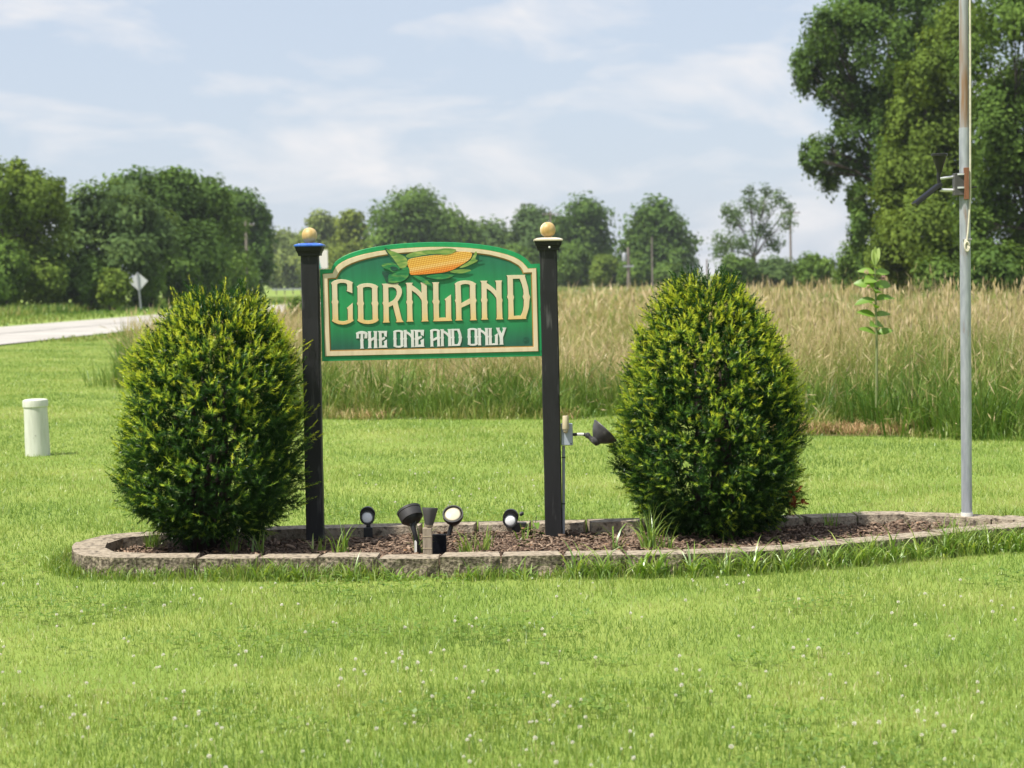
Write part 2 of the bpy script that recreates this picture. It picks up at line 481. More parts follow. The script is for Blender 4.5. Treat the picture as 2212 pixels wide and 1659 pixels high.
for k in range(nb):
    a, b = on_outline(k * bl + 0.004), on_outline((k + 1) * bl - 0.004)
    mid = on_outline((k + 0.5) * bl)
    t = (b - a) / np.linalg.norm(b - a)
    inn = np.array([-t[1], t[0]]) * sgn
    h = BT + rng.uniform(-0.006, 0.005)
    tap = 0.016
    r = np.random.default_rng(100 + k)
    NX, NZ = 7, 4
    V, F = [], []
    for j in range(NZ):                                # rough split face, wound along the outline
        for i in range(NX):
            f = i / (NX - 1)
            p = a * (1 - f) + b * f
            bul = (mid - (a + b) / 2) * (1 - (2 * f - 1) ** 2)
            z = -0.05 + (h + 0.05) * j / (NZ - 1)
            rough = r.uniform(-0.016, 0.012) if 0 < i < NX - 1 and j < NZ - 1 else (0.004 if j == NZ - 1 else 0.016)
            q = p + bul - inn * 0.0 + inn * (-rough if rough < 0 else rough)
            V.append((q[0], q[1], z))
    def idx(i, j): return j * NX + i
    for j in range(NZ - 1):
        for i in range(NX - 1):
            F.append((idx(i, j), idx(i + 1, j), idx(i + 1, j + 1), idx(i, j + 1)))
    dd = DEP * r.uniform(0.97, 1.03)
    a2, b2 = a + inn * dd + t * tap, b + inn * dd - t * tap
    n0 = len(V)
    V += [(a2[0], a2[1], -0.05), (b2[0], b2[1], -0.05), (b2[0], b2[1], h), (a2[0], a2[1], h)]
    F.append((n0, n0 + 3, n0 + 2, n0 + 1))
    F.append(tuple(idx(i, NZ - 1) for i in range(NX)) + (n0 + 2, n0 + 3))
    F.append(tuple(idx(0, j) for j in range(NZ)) + (n0 + 3, n0))
    F.append(tuple(idx(NX - 1, j) for j in range(NZ - 1, -1, -1)) + (n0 + 1, n0 + 2))
    ob = G().add(V, F).build('block', M['block'], root=border)
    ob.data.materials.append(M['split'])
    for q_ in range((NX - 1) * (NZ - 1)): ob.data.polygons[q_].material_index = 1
    ctr = np.array([mid[0], mid[1], 0]) - np.array(border.location)   # each block's own origin, so its grain differs
    ob.data.transform(Matrix.Translation(Vector(-ctr)))
    ob.location = tuple(ctr)

# soil and mulch inside the ring
inner = []
for k in range(120):
    s = total * k / 120
    p, q = on_outline(s - 0.05), on_outline(s + 0.05)
    t = (q - p) / np.linalg.norm(q - p)
    inner.append(on_outline(s) + np.array([-t[1], t[0]]) * sgn * (DEP - 0.03))
inner = np.array(inner)
def mulch_z(x, y):
    return 0.045 + 0.012 * noise_sum(np.asarray(x, float), np.asarray(y, float), 5, 0.9)
sheet('mulch_soil', [tuple(p) for p in inner], 0.028, M['soil'])
bmin, bmax = inner.min(0), inner.max(0)
P = rng.uniform(bmin, bmax, (42000, 2))
P = P[inside(P, inner)][:11500]
n = len(P)
Ln = rng.gamma(3.0, 0.0085, n).clip(0.008, 0.075)
Wd = Ln * rng.uniform(0.22, 0.6, n)
Wd = Wd.clip(0.004, 0.022)
Th = rng.uniform(0.002, 0.006, n)
ya = rng.uniform(0, pi, n)
ti = rng.normal(0, 0.28, n)
dx = np.stack([np.cos(ya) * np.cos(ti), np.sin(ya) * np.cos(ti), np.sin(ti)], 1)
dy = np.stack([-np.sin(ya), np.cos(ya), rng.normal(0, 0.3, n)], 1)
dy /= np.linalg.norm(dy, axis=1)[:, None]
dz = np.cross(dx, dy)
c = np.stack([P[:, 0], P[:, 1], mulch_z(P[:, 0], P[:, 1]) + rng.uniform(-0.012, 0.014, n)], 1)
V = []
for (sx, sy, sz) in [(-1, -.8, -1), (1, -.6, -1), (.9, .8, -1), (-.85, 1, -1), (-1, -.8, 1), (1, -.6, 1), (.9, .8, 1), (-.85, 1, 1)]:
    V.append(c + dx * (Ln * sx / 2)[:, None] + dy * (Wd * sy / 2)[:, None] + dz * (Th * sz / 2)[:, None])
V = np.stack(V, 1).reshape(-1, 3)
fq = np.array([[4, 5, 6, 7], [0, 1, 5, 4], [1, 2, 6, 5], [2, 3, 7, 6], [3, 0, 4, 7]])
F = (np.arange(n)[:, None, None] * 8 + fq[None]).reshape(-1, 4)
tn = np.repeat(np.clip(rng.beta(2, 2.6, n) + (rng.random(n) < 0.02) * 0.6, 0, 1), 8)
tag(link('bark_mulch', np_mesh('bark_mulch', V, F, tn), M['chip']), 'shredded red brown bark mulch filling the bed', 'mulch', kind='stuff')

# ------------------------------------------------------------------ the sign
SY = 11.6
S = SY / FPX * 0.8848                    # metres per source pixel at the sign
o_src = np.array([787.0, 880.1])
uv = np.array([[538.9, -6.33], [-12.03, -224.4]])
uv = uv / np.linalg.norm(uv, axis=0)
uvi = np.linalg.inv(uv)
SGN0 = at_y(787.0 * 0.8848, 880.1 * 0.8848, SY)
def src2sign(x, y):
    d = uvi @ (np.array([x, y]) - o_src)
    return d * S
def z1(x, y): return src2sign(700 + x / 3.16, 520 + y / 3.16)
def zA(x, y): return src2sign(800 + x / 8.508, 660 + y / 8.508)
def zB(x, y): return src2sign(1040 + x / 8.508, 660 + y / 8.508)
def zC(x, y): return src2sign(860 + x / 11.06, 790 + y / 11.06)
def zD(x, y): return src2sign(1040 + x / 7.9, 780 + y / 7.9)
def zE(x, y): return src2sign(820 + x / 5.027, 580 + y / 5.027)

post_px = [(676, 1178), (1190, 1156)]
pl = at_y(682, 1170, SY); pr = at_y(1197, 1160, SY)
sign_root = thing('town_sign', ((pl[0] + pr[0]) / 2, SY, 0.03), 'green carved town sign with corn cob between two black posts', 'sign')
SLEAN = radians(0.35)

def flat(name, loops, y_front, thick, m, parent, bevel=0.0, fat=0.0):
    """extruded outline(s) in the sign plane; loops in sign metres"""
    cu = bpy.data.curves.new(name, 'CURVE')
    cu.dimensions = '2D'
    cu.fill_mode = 'BOTH'
    cu.extrude = max(thick / 2 - bevel, 1e-4)
    cu.bevel_depth = bevel
    cu.bevel_resolution = 1
    cu.offset = fat - bevel
    for lp in loops:
        sp = cu.splines.new('POLY')
        sp.points.add(len(lp) - 1)
        for q, p in zip(sp.points, lp):
            q.co = (p[0], p[1], 0, 1)
        sp.use_cyclic_u = True
    tmp = bpy.data.objects.new('tmp', cu)
    me = bpy.data.meshes.new_from_object(tmp)
    bpy.data.objects.remove(tmp)
    bpy.data.curves.remove(cu)
    me.name = name
    co = np.zeros(len(me.vertices) * 3, np.float32)
    me.vertices.foreach_get('co', co)
    co = co.reshape(-1, 3)
    R = np.array(sign_root.location)
    x = SGN0[0] + co[:, 0] - R[0]
    z = SGN0[2] + co[:, 1] - R[2]
    y = (y_front + thick / 2) - co[:, 2] - R[1]
    xr, zr = x * cos(SLEAN) - z * sin(SLEAN), x * sin(SLEAN) + z * cos(SLEAN)
    # lean happens about the sign's own foot; keep the panel where it is seen
    co2 = np.stack([x - (z - 0.9) * sin(SLEAN), y, z + x * sin(SLEAN)], 1)
    me.vertices.foreach_set('co', co2.astype(np.float32).ravel())
    me.update()
    return link(name, me, m, parent)

def lerp_loop(P, n=3):
    return P
def dense(pts, f):
    return [f(*p) for p in pts]
panel_l = [(275, 1138), (1978, 1100), (1955, 388), (1880, 392), (1866, 372), (1850, 355), (1822, 334), (1790, 315), (1748, 297), (1700, 281), (1635, 264), (1560, 250), (1480, 239), (1400, 231), (1300, 224.5), (1200, 222), (1100, 222.5), (1000, 226), (900, 232), (800, 240.5), (700, 255), (600, 274), (540, 290), (480, 311), (435, 332), (400, 354), (377, 374), (360, 397), (350, 414), (345, 430), (258, 432)]
bo = [(300, 1098), (1942, 1062), (1922, 425), (1858, 428), (1848, 413), (1835, 399), (1815, 378), (1790, 360), (1750, 339), (1700, 321), (1635, 304), (1560, 289), (1480, 278), (1400, 270), (1300, 264), (1200, 261.5), (1100, 262), (1000, 266), (900, 272), (800, 281), (700, 295), (600, 315), (540, 331), (480, 351), (435, 373), (400, 396), (380, 418), (366, 442), (358, 462), (283, 468)]
bi = [(335, 1060), (1908, 1030), (1890, 455), (1826, 458), (1818, 438), (1805, 419), (1786, 400), (1760, 385), (1725, 366), (1680, 350), (1625, 334), (1560, 319), (1480, 308), (1400, 300), (1300, 294), (1200, 291.5), (1100, 292), (1000, 296.5), (900, 303), (800, 312), (710, 326), (620, 346), (555, 364), (500, 385), (460, 405), (430, 426), (412, 443), (400, 462), (385, 494), (318, 500)]
def grow(loop, k):
    """offset a traced loop outward (k>0) in zoom pixels"""
    P = np.array(loop, float)
    a = np.roll(P, 1, axis=0); b = np.roll(P, -1, axis=0)
    t1 = P - a; t2 = b - P
    t1 /= np.linalg.norm(t1, axis=1)[:, None]; t2 /= np.linalg.norm(t2, axis=1)[:, None]
    n1_ = np.stack([t1[:, 1], -t1[:, 0]], 1); n2_ = np.stack([t2[:, 1], -t2[:, 0]], 1)
    nn = n1_ + n2_
    nn /= (np.sum(nn * nn, axis=1) / 2 )[:, None].clip(0.6)
    ar = np.sum(P[:, 0] * np.roll(P[:, 1], -1) - np.roll(P[:, 0], -1) * P[:, 1])
    return [tuple(p) for p in P + nn * (k if ar > 0 else -k)]

# painted face: lighter green in the middle, deep teal at head and foot
mface = bpy.data.materials.new('sprayed green sign face')
mface.use_nodes = True
t = mface.node_tree
bb = t.nodes['Principled BSDF']
bb.inputs['Roughness'].default_value = 0.4
tcn = t.nodes.new('ShaderNodeTexCoord')
sx = t.nodes.new('ShaderNodeSeparateXYZ')
t.links.new(tcn.outputs['Object'], sx.inputs['Vector'])
mr = t.nodes.new('ShaderNodeMapRange')
zb = SGN0[2] - 0.03
mr.inputs['From Min'].default_value = zb + 0.06
mr.inputs['From Max'].default_value = zb + 0.60
t.links.new(sx.outputs['Z'], mr.inputs['Value'])
nz = t.nodes.new('ShaderNodeTexNoise')
nz.inputs['Scale'].default_value = 3.0
t.links.new(tcn.outputs['Object'], nz.inputs['Vector'])
ad = t.nodes.new('ShaderNodeMath'); ad.operation = 'MULTIPLY_ADD'
ad.inputs[1].default_value = 0.22; 
t.links.new(nz.outputs['Fac'], ad.inputs[0])
sb = t.nodes.new('ShaderNodeMath'); sb.operation = 'SUBTRACT'; sb.inputs[1].default_value = 0.11
t.links.new(mr.outputs['Result'], ad.inputs[2])
t.links.new(ad.outputs['Value'], sb.inputs[0])
cr = t.nodes.new('ShaderNodeValToRGB')
e = cr.color_ramp.elements
e[0].position, e[0].color = 0.0, (0.014, 0.090, 0.062, 1)
e[1].position, e[1].color = 1.0, (0.014, 0.115, 0.075, 1)
for p, c4 in ((0.22, (0.014, 0.190, 0.066)), (0.42, (0.013, 0.255, 0.075)), (0.62, (0.014, 0.225, 0.072)), (0.80, (0.015, 0.165, 0.075))):
    q = e.new(p); q.color = (*c4, 1)
t.links.new(sb.outputs['Value'], cr.inputs['Fac'])
t.links.new(cr.outputs['Color'], bb.inputs['Base Color'])

def grime(m_, lo):
    t = m_.node_tree
    b_ = t.nodes['Principled BSDF']
    src = b_.inputs['Base Color'].links[0].from_socket
    tn = t.nodes.new('ShaderNodeTexCoord'); mp_ = t.nodes.new('ShaderNodeMapping')
    mp_.inputs['Scale'].default_value = (1.0, 1.0, 0.14)
    t.links.new(tn.outputs['Object'], mp_.inputs['Vector'])
    n_ = t.nodes.new('ShaderNodeTexNoise'); n_.inputs['Scale'].default_value = 38; n_.inputs['Detail'].default_value = 7
    t.links.new(mp_.outputs['Vector'], n_.inputs['Vector'])
    r_ = t.nodes.new('ShaderNodeValToRGB')
    r_.color_ramp.elements[0].position, r_.color_ramp.elements[0].color = 0.35, (lo, lo, lo * 0.97, 1)
    r_.color_ramp.elements[1].position, r_.color_ramp.elements[1].color = 0.6, (1.03, 1.03, 1.03, 1)
    t.links.new(n_.outputs['Fac'], r_.inputs['Fac'])
    x_ = t.nodes.new('ShaderNodeMix'); x_.data_type = 'RGBA'; x_.blend_type = 'MULTIPLY'; x_.inputs['Factor'].default_value = 1
    t.links.new(src, x_.inputs['A']); t.links.new(r_.outputs['Color'], x_.inputs['B'])
    t.links.new(x_.outputs['Result'], b_.inputs['Base Color'])
grime(mface, 0.90)
for k_ in ('sign_edge', 'cream', 'white_letter', 'white_plastic', 'pedestal', 'grey_plastic', 'dark_plastic'):
    grime(M[k_], 0.90)
PY = SY - 0.012                                        # front of the board
panel = flat('panel', [dense(panel_l, z1)], PY, 0.030, M['sign_edge'], sign_root, bevel=0.002)
flat('painted_face', [dense(grow(bi, 3), z1)], PY - 0.0012, 0.001, mface, panel)
flat('border_line', [dense(grow(bo, 3.0), z1), dense(grow(bi, -8.0), z1)], PY - 0.0026, 0.0012, M['gold_line'], panel)
flat('border', [dense(bo, z1), dense(bi, z1)], PY - 0.0070, 0.0042, M['cream'], panel, bevel=0.001)

GL = {}
GL['C'] = (zA, [[(78, 250), (130, 208), (200, 182), (290, 172), (380, 182), (460, 205), (535, 238), (518, 275), (522, 465), (400, 415), (415, 385), (412, 285), (390, 258), (340, 248), (280, 247), (235, 258), (207, 278), (212, 590), (235, 640), (220, 700), (228, 1020), (260, 1035), (320, 1042), (380, 1036), (430, 1015), (425, 800), (405, 770), (525, 662), (530, 990), (550, 1030), (480, 1075), (400, 1105), (320, 1114), (230, 1103), (150, 1072), (95, 1035), (112, 1000), (105, 690), (88, 645), (105, 600), (98, 290)]])
GL['O'] = (zA, [[(612, 325), (660, 288), (740, 264), (830, 256), (920, 264), (1000, 288), (1055, 322), (1040, 360), (1042, 620), (1063, 672), (1048, 730), (1052, 985), (1070, 1020), (1010, 1065), (940, 1092), (850, 1102), (760, 1095), (680, 1068), (625, 1030), (640, 990), (636, 720), (612, 680), (630, 630), (628, 355)],
                 [(740, 350), (790, 335), (840, 332), (890, 338), (925, 355), (932, 620), (915, 675), (935, 725), (942, 1005), (900, 1022), (845, 1028), (790, 1022), (752, 1005), (748, 720), (766, 675), (745, 625)]])
GL['R'] = (zA, [[(1132, 268), (1480, 260), (1465, 290), (1510, 320), (1542, 380), (1550, 440), (1530, 520), (1490, 590), (1458, 640), (1545, 1005), (1588, 1062), (1422, 1066), (1442, 1030), (1358, 712), (1275, 752), (1280, 1035), (1302, 1070), (1150, 1074), (1168, 1035), (1165, 715), (1143, 668), (1162, 625), (1155, 305)],
                 [(1265, 345), (1320, 338), (1370, 342), (1415, 370), (1440, 420), (1438, 490), (1410, 560), (1360, 615), (1270, 660)]])
GL['N'] = (zA, [[(1622, 250), (1770, 246), (1752, 292), (1830, 345), (1900, 400), (1955, 460), (1950, 290), (1930, 245), (2075, 240), (2062, 285), (2068, 600), (2090, 650), (2075, 700), (2085, 1010), (2105, 1048), (1950, 1052), (1968, 1015), (1960, 640), (1950, 600), (1900, 530), (1830, 460), (1755, 410), (1758, 600), (1780, 645), (1762, 700), (1770, 1015), (1792, 1052), (1642, 1056), (1660, 1015), (1655, 700), (1635, 650), (1652, 600), (1645, 290)]])
GL['L'] = (zB, [[(130, 240), (278, 235), (262, 275), (265, 590), (288, 635), (270, 700), (275, 972), (418, 970), (412, 620), (390, 590), (520, 490), (530, 990), (552, 1038), (150, 1048), (168, 1010), (160, 690), (135, 640), (155, 590), (150, 275)]])
GL['A'] = (zB, [[(597, 268), (650, 232), (730, 208), (820, 200), (910, 208), (980, 232), (1045, 268), (1028, 300), (1032, 560), (1055, 615), (1035, 670), (1045, 990), (1062, 1025), (915, 1028), (935, 995), (920, 685), (740, 765), (742, 995), (768, 1028), (610, 1033), (632, 1000), (622, 660), (603, 620), (620, 575), (610, 305)],
                 [(722, 300), (760, 282), (815, 275), (870, 278), (910, 295), (915, 570), (735, 672)]])
GL['D'] = (zB, [[(1670, 95), (2060, 85), (2052, 110), (2120, 340), (2140, 480), (2165, 545), (2150, 610), (2140, 760), (2110, 870), (2080, 965), (2088, 1000), (1700, 1010), (1715, 970), (1710, 600), (1682, 545), (1700, 490), (1690, 130)],
                 [(1805, 170), (1940, 165), (1985, 270), (2020, 400), (2028, 490), (2008, 540), (2032, 600), (2030, 740), (2005, 850), (1970, 930), (1825, 935), (1815, 610), (1832, 548), (1810, 490)]])
GL['T'] = (zC, [[(108, 240), (160, 208), (220, 192), (280, 186), (340, 195), (390, 215), (420, 240), (412, 378), (335, 378), (345, 350), (345, 265), (300, 255), (302, 390), (318, 425), (305, 460), (312, 620), (330, 652), (225, 655), (238, 620), (232, 460), (225, 425), (238, 390), (238, 255), (190, 262), (190, 345), (205, 378), (122, 380), (128, 350), (122, 265)]])
GL['H'] = (zC, [[(428, 195), (522, 192), (512, 225), (515, 385), (600, 345), (600, 230), (582, 190), (685, 188), (675, 220), (670, 385), (685, 415), (675, 450), (682, 610), (697, 640), (592, 642), (602, 612), (598, 410), (522, 452), (520, 615), (538, 642), (430, 645), (448, 615), (448, 450), (432, 415), (448, 380), (442, 225)]])
GL['E'] = (zC, [[(708, 185), (945, 183), (938, 345), (870, 305), (862, 238), (800, 238), (803, 372), (885, 335), (895, 390), (810, 442), (808, 575), (878, 572), (875, 490), (858, 470), (940, 418), (945, 600), (962, 628), (722, 635), (738, 605), (735, 455), (722, 420), (738, 385), (728, 225)]])
GL['Y'] = (zD, [[(1355, 152), (1425, 150), (1418, 175), (1462, 265), (1495, 180), (1480, 150), (1552, 148), (1540, 180), (1500, 300), (1488, 330), (1492, 450), (1500, 472), (1422, 476), (1432, 450), (1425, 330), (1370, 190)]])

# letter paint of the big word: pale at the head, golden at the foot
mlet = bpy.data.materials.new('cream to gold letter paint')
mlet.use_nodes = True
t = mlet.node_tree
bb = t.nodes['Principled BSDF']
bb.inputs['Roughness'].default_value = 0.45
tcn = t.nodes.new('ShaderNodeTexCoord')
sx = t.nodes.new('ShaderNodeSeparateXYZ')
t.links.new(tcn.outputs['Object'], sx.inputs['Vector'])
mr = t.nodes.new('ShaderNodeMapRange')
mr.inputs['From Min'].default_value = zb + 0.19
mr.inputs['From Max'].default_value = zb + 0.40
t.links.new(sx.outputs['Z'], mr.inputs['Value'])
cr = t.nodes.new('ShaderNodeValToRGB')
e = cr.color_ramp.elements
e[0].position, e[0].color = 0.0, (0.701, 0.463, 0.147, 1)
e[1].position, e[1].color = 0.85, (0.633, 0.537, 0.362, 1)
q = e.new(0.35); q.color = (0.644, 0.508, 0.282, 1)
t.links.new(mr.outputs['Result'], cr.inputs['Fac'])
t.links.new(cr.outputs['Color'], bb.inputs['Base Color'])

grime(mlet, 0.92)
def letter(loops, m, sh, thick):
    o = flat('letter', loops, PY - 0.0012 - thick, thick, m, panel, bevel=0.0008, fat=0.0 if sh else 0.0007)
    return o
def shade(loops, dx, dz):
    flat('letter_shade', [[(p[0] + dx, p[1] + dz) for p in lp] for lp in loops], PY - 0.0024, 0.0012, M['letter_shadow'], panel)
for ch in 'CORNLAD':
    f, lps = GL[ch]
    L = [dense(lp, f) for lp in lps]
    letter(L, mlet, True, 0.006); shade(L, -0.0035, -0.0025)
L = [[zB(x - 494, y - 40) for x, y in GL['N'][1][0]]]
letter(L, mlet, True, 0.006); shade(L, -0.0035, -0.0025)
for ch in 'THE':
    f, lps = GL[ch]
    L = [dense(lp, f) for lp in lps]
    letter(L, M['white_letter'], False, 0.004); shade(L, 0.0016, -0.002)
f, lps = GL['Y']; L = [dense(lp, f) for lp in lps]
letter(L, M['white_letter'], False, 0.004); shade(L, 0.0016, -0.002)
def boxed(ch, f, x0, y0, x1, y1):
    f0, lps = GL[ch]
    L = [np.array(dense(lp, f0)) for lp in lps]
    lo, hi = L[0].min(0), L[0].max(0)
    a, b = np.array(f((x0), y1)), np.array(f(x1, y0))
    ym = np.array(f((x0 + x1) / 2, y1))[1]; yt = np.array(f((x0 + x1) / 2, y0))[1]
    a[1], b[1] = ym, yt
    L2 = [[tuple(a + (p - lo) / (hi - lo) * (b - a)) for p in q] for q in L]
    letter(L2, M['white_letter'], False, 0.004); shade(L2, 0.0016, -0.002)
for ch, f, bx in [('O', zC, (1120, 160, 1390, 632)), ('N', zC, (1402, 158, 1678, 620)), ('E', zC, (1692, 155, 1948, 612)),
                  ('A', zD, (88, 175, 275, 508)), ('N', zD, (290, 178, 490, 502)), ('D', zD, (495, 172, 695, 495)),
                  ('O', zD, (808, 158, 1000, 495)), ('N', zD, (1008, 158, 1205, 486)), ('L', zD, (1212, 155, 1392, 482))]:
    boxed(ch, f, *bx)

# corn cob and husk painted in low relief
def husk_mat(name, c1, c2, c3):
    return mat(name, c1, c2, rough=0.5, scale=30, stretch=(0.7, 1, 3.0), c3=c3, c3s=22, c3lo=0.52, c3hi=0.72, lo=0.35, hi=0.7)
HA = husk_mat('husk light green paint', (0.10, 0.22, 0.05), (0.22, 0.33, 0.07), (0.36, 0.42, 0.11))
HB = husk_mat('husk green paint', (0.015, 0.14, 0.045), (0.03, 0.24, 0.07), (0.20, 0.34, 0.07))
HC = husk_mat('husk dark green paint', (0.010, 0.05, 0.035), (0.02, 0.09, 0.05), (0.03, 0.16, 0.07))
def smooth_loop(P, n=2):
    return [tuple(p) for p in chaikin(np.array(P, float), n)]
husk = [(HC, [(580, 105), (700, 165), (800, 225), (890, 290), (880, 350), (830, 385), (780, 380), (730, 345), (690, 270), (640, 200)], 0),
        (HC, [(555, 405), (630, 410), (680, 470), (760, 425), (890, 335), (920, 400), (905, 470), (855, 530), (750, 562), (625, 560), (605, 500)], 0),
        (HC, [(1500, 382), (1590, 330), (1700, 280), (1835, 272), (1720, 300), (1600, 350)], 0),
        (HC, [(1085, 480), (1200, 455), (1480, 460), (1400, 500), (1270, 522), (1170, 508)], 0),
        (HB, [(555, 330), (590, 312), (640, 310), (690, 292), (745, 325), (800, 372), (760, 410), (705, 425), (665, 395), (600, 372)], 1),
        (HC, [(660, 355), (720, 345), (780, 375), (740, 405), (690, 400)], 2),
        (HA, [(605, 130), (660, 150), (760, 182), (855, 228), (888, 290), (872, 350), (830, 375), (790, 372), (760, 330), (705, 250)], 2),
        (HB, [(640, 450), (700, 445), (800, 385), (890, 345), (910, 400), (900, 460), (850, 520), (750, 550), (640, 550), (650, 500)], 2),
        (HA, [(845, 218), (950, 172), (1100, 148), (1250, 145), (1350, 122), (1500, 142), (1430, 192), (1340, 212), (1250, 195), (1100, 205), (895, 250)], 3),
        (HA, [(1500, 370), (1580, 318), (1640, 288), (1680, 230), (1718, 150), (1735, 200), (1700, 262), (1760, 276), (1640, 335), (1560, 365)], 1),
        (HA, [(1370, 418), (1480, 383), (1690, 388), (1600, 425), (1520, 437)], 1),
        (HB, [(1085, 470), (1200, 448), (1300, 438), (1480, 448), (1400, 490), (1270, 510), (1180, 500)], 1),
        (HB, [(925, 458), (1020, 463), (1100, 498), (1150, 548), (1190, 595), (1120, 580), (1050, 530)], 1)]
for m_, lp, lay in husk:
    flat('husk_leaf', [dense(smooth_loop(lp), zE)], PY - 0.0085 - 0.0012 * lay, 0.0012, m_, panel)
mcob = bpy.data.materials.new('painted corn kernels')
mcob.use_nodes = True
t = mcob.node_tree
bb = t.nodes['Principled BSDF']
bb.inputs['Roughness'].default_value = 0.45
tcn = t.nodes.new('ShaderNodeTexCoord')
mpn = t.nodes.new('ShaderNodeMapping')
mpn.inputs['Rotation'].default_value = (0, radians(9), 0)
t.links.new(tcn.outputs['Object'], mpn.inputs['Vector'])
sx = t.nodes.new('ShaderNodeSeparateXYZ')
t.links.new(mpn.outputs['Vector'], sx.inputs['Vector'])
def wave(sock, period):
    a = t.nodes.new('ShaderNodeMath'); a.operation = 'MULTIPLY'; a.inputs[1].default_value = pi / period
    t.links.new(sock, a.inputs[0])
    b = t.nodes.new('ShaderNodeMath'); b.operation = 'SINE'; t.links.new(a.outputs[0], b.inputs[0])
    c_ = t.nodes.new('ShaderNodeMath'); c_.operation = 'ABSOLUTE'; t.links.new(b.outputs[0], c_.inputs[0])
    return c_.outputs[0]
w1, w2 = wave(sx.outputs['X'], 0.0092), wave(sx.outputs['Z'], 0.0105)
mu = t.nodes.new('ShaderNodeMath'); mu.operation = 'MULTIPLY'
t.links.new(w1, mu.inputs[0]); t.links.new(w2, mu.inputs[1])
rk = t.nodes.new('ShaderNodeValToRGB')
rk.color_ramp.elements[0].position, rk.color_ramp.elements[0].color = 0.05, (0.50, 0.20, 0.02, 1)
rk.color_ramp.elements[1].position, rk.color_ramp.elements[1].color = 0.85, (0.80, 0.58, 0.16, 1)
q = rk.color_ramp.elements.new(0.45); q.color = (0.70, 0.40, 0.05, 1)
t.links.new(mu.outputs[0], rk.inputs['Fac'])
c0 = np.array(zE(1280, 320)); zc = SGN0[2] + c0[1] - 0.03; xc = SGN0[0] + c0[0] - sign_root.location.x
# colour bands along the cob: yellow, pale, orange at the lower flank
rz = xc * -sin(radians(9)) + zc * cos(radians(9))
mr = t.nodes.new('ShaderNodeMapRange')
mr.inputs['From Min'].default_value = rz - 0.062
mr.inputs['From Max'].default_value = rz + 0.062
t.links.new(sx.outputs['Z'], mr.inputs['Value'])
rb = t.nodes.new('ShaderNodeValToRGB')
rb.color_ramp.elements[0].position, rb.color_ramp.elements[0].color = 0.12, (1.0, 0.42, 0.22, 1)
rb.color_ramp.elements[1].position, rb.color_ramp.elements[1].color = 0.95, (0.95, 0.92, 0.85, 1)
q = rb.color_ramp.elements.new(0.33); q.color = (1.0, 0.66, 0.45, 1)
q = rb.color_ramp.elements.new(0.48); q.color = (1.05, 1.12, 1.9, 1)
q = rb.color_ramp.elements.new(0.62); q.color = (1.0, 0.92, 0.8, 1)
t.links.new(mr.outputs['Result'], rb.inputs['Fac'])
mm = t.nodes.new('ShaderNodeMix'); mm.data_type = 'RGBA'; mm.blend_type = 'MULTIPLY'; mm.inputs['Factor'].default_value = 1
t.links.new(rk.outputs['Color'], mm.inputs['A']); t.links.new(rb.outputs['Color'], mm.inputs['B'])
t.links.new(mm.outputs['Result'], bb.inputs['Base Color'])
cob = [(885, 260), (1000, 235), (1200, 210), (1300, 205), (1400, 195), (1490, 168), (1600, 170), (1672, 180), (1668, 235), (1620, 285), (1520, 345), (1420, 400), (1300, 428), (1100, 444), (935, 456), (908, 440), (902, 380), (878, 320)]
flat('corn_cob', [dense(smooth_loop(cob), zE)], PY - 0.0108, 0.0020, mcob, panel, bevel=0.0005)
# small dark maker's roundel
cx, cz = zD(1935, 390)
circ = lambda r, n=28: [(cx + r * cos(2 * pi * k / n), cz + r * sin(2 * pi * k / n)) for k in range(n)]
flat('emblem', [circ(0.0165), circ(0.0135)], PY - 0.0024, 0.0012, M['logo'], panel)
sq = []
for k in range(20):
    a = -0.4 + 3.6 * k / 19
    sq.append((cx + 0.0065 * sin(a * 1.5), cz + 0.009 - 0.018 * k / 19))
flat('emblem', [[(p[0] - 0.002, p[1]) for p in sq] + [(p[0] + 0.002, p[1] - 0.0015) for p in sq[::-1]]], PY - 0.0024, 0.0012, M['logo'], panel)
for (x, y) in ((1945, 488), (1952, 730), (1958, 770), (1962, 1055)):
    p = z1(x, y)
    flat('screw_head', [[(p[0] + 0.004 * cos(a), p[1] + 0.004 * sin(a)) for a in np.linspace(0, 2 * pi, 10)[:-1]]], PY - 0.003, 0.003, M['sign_edge'], panel)

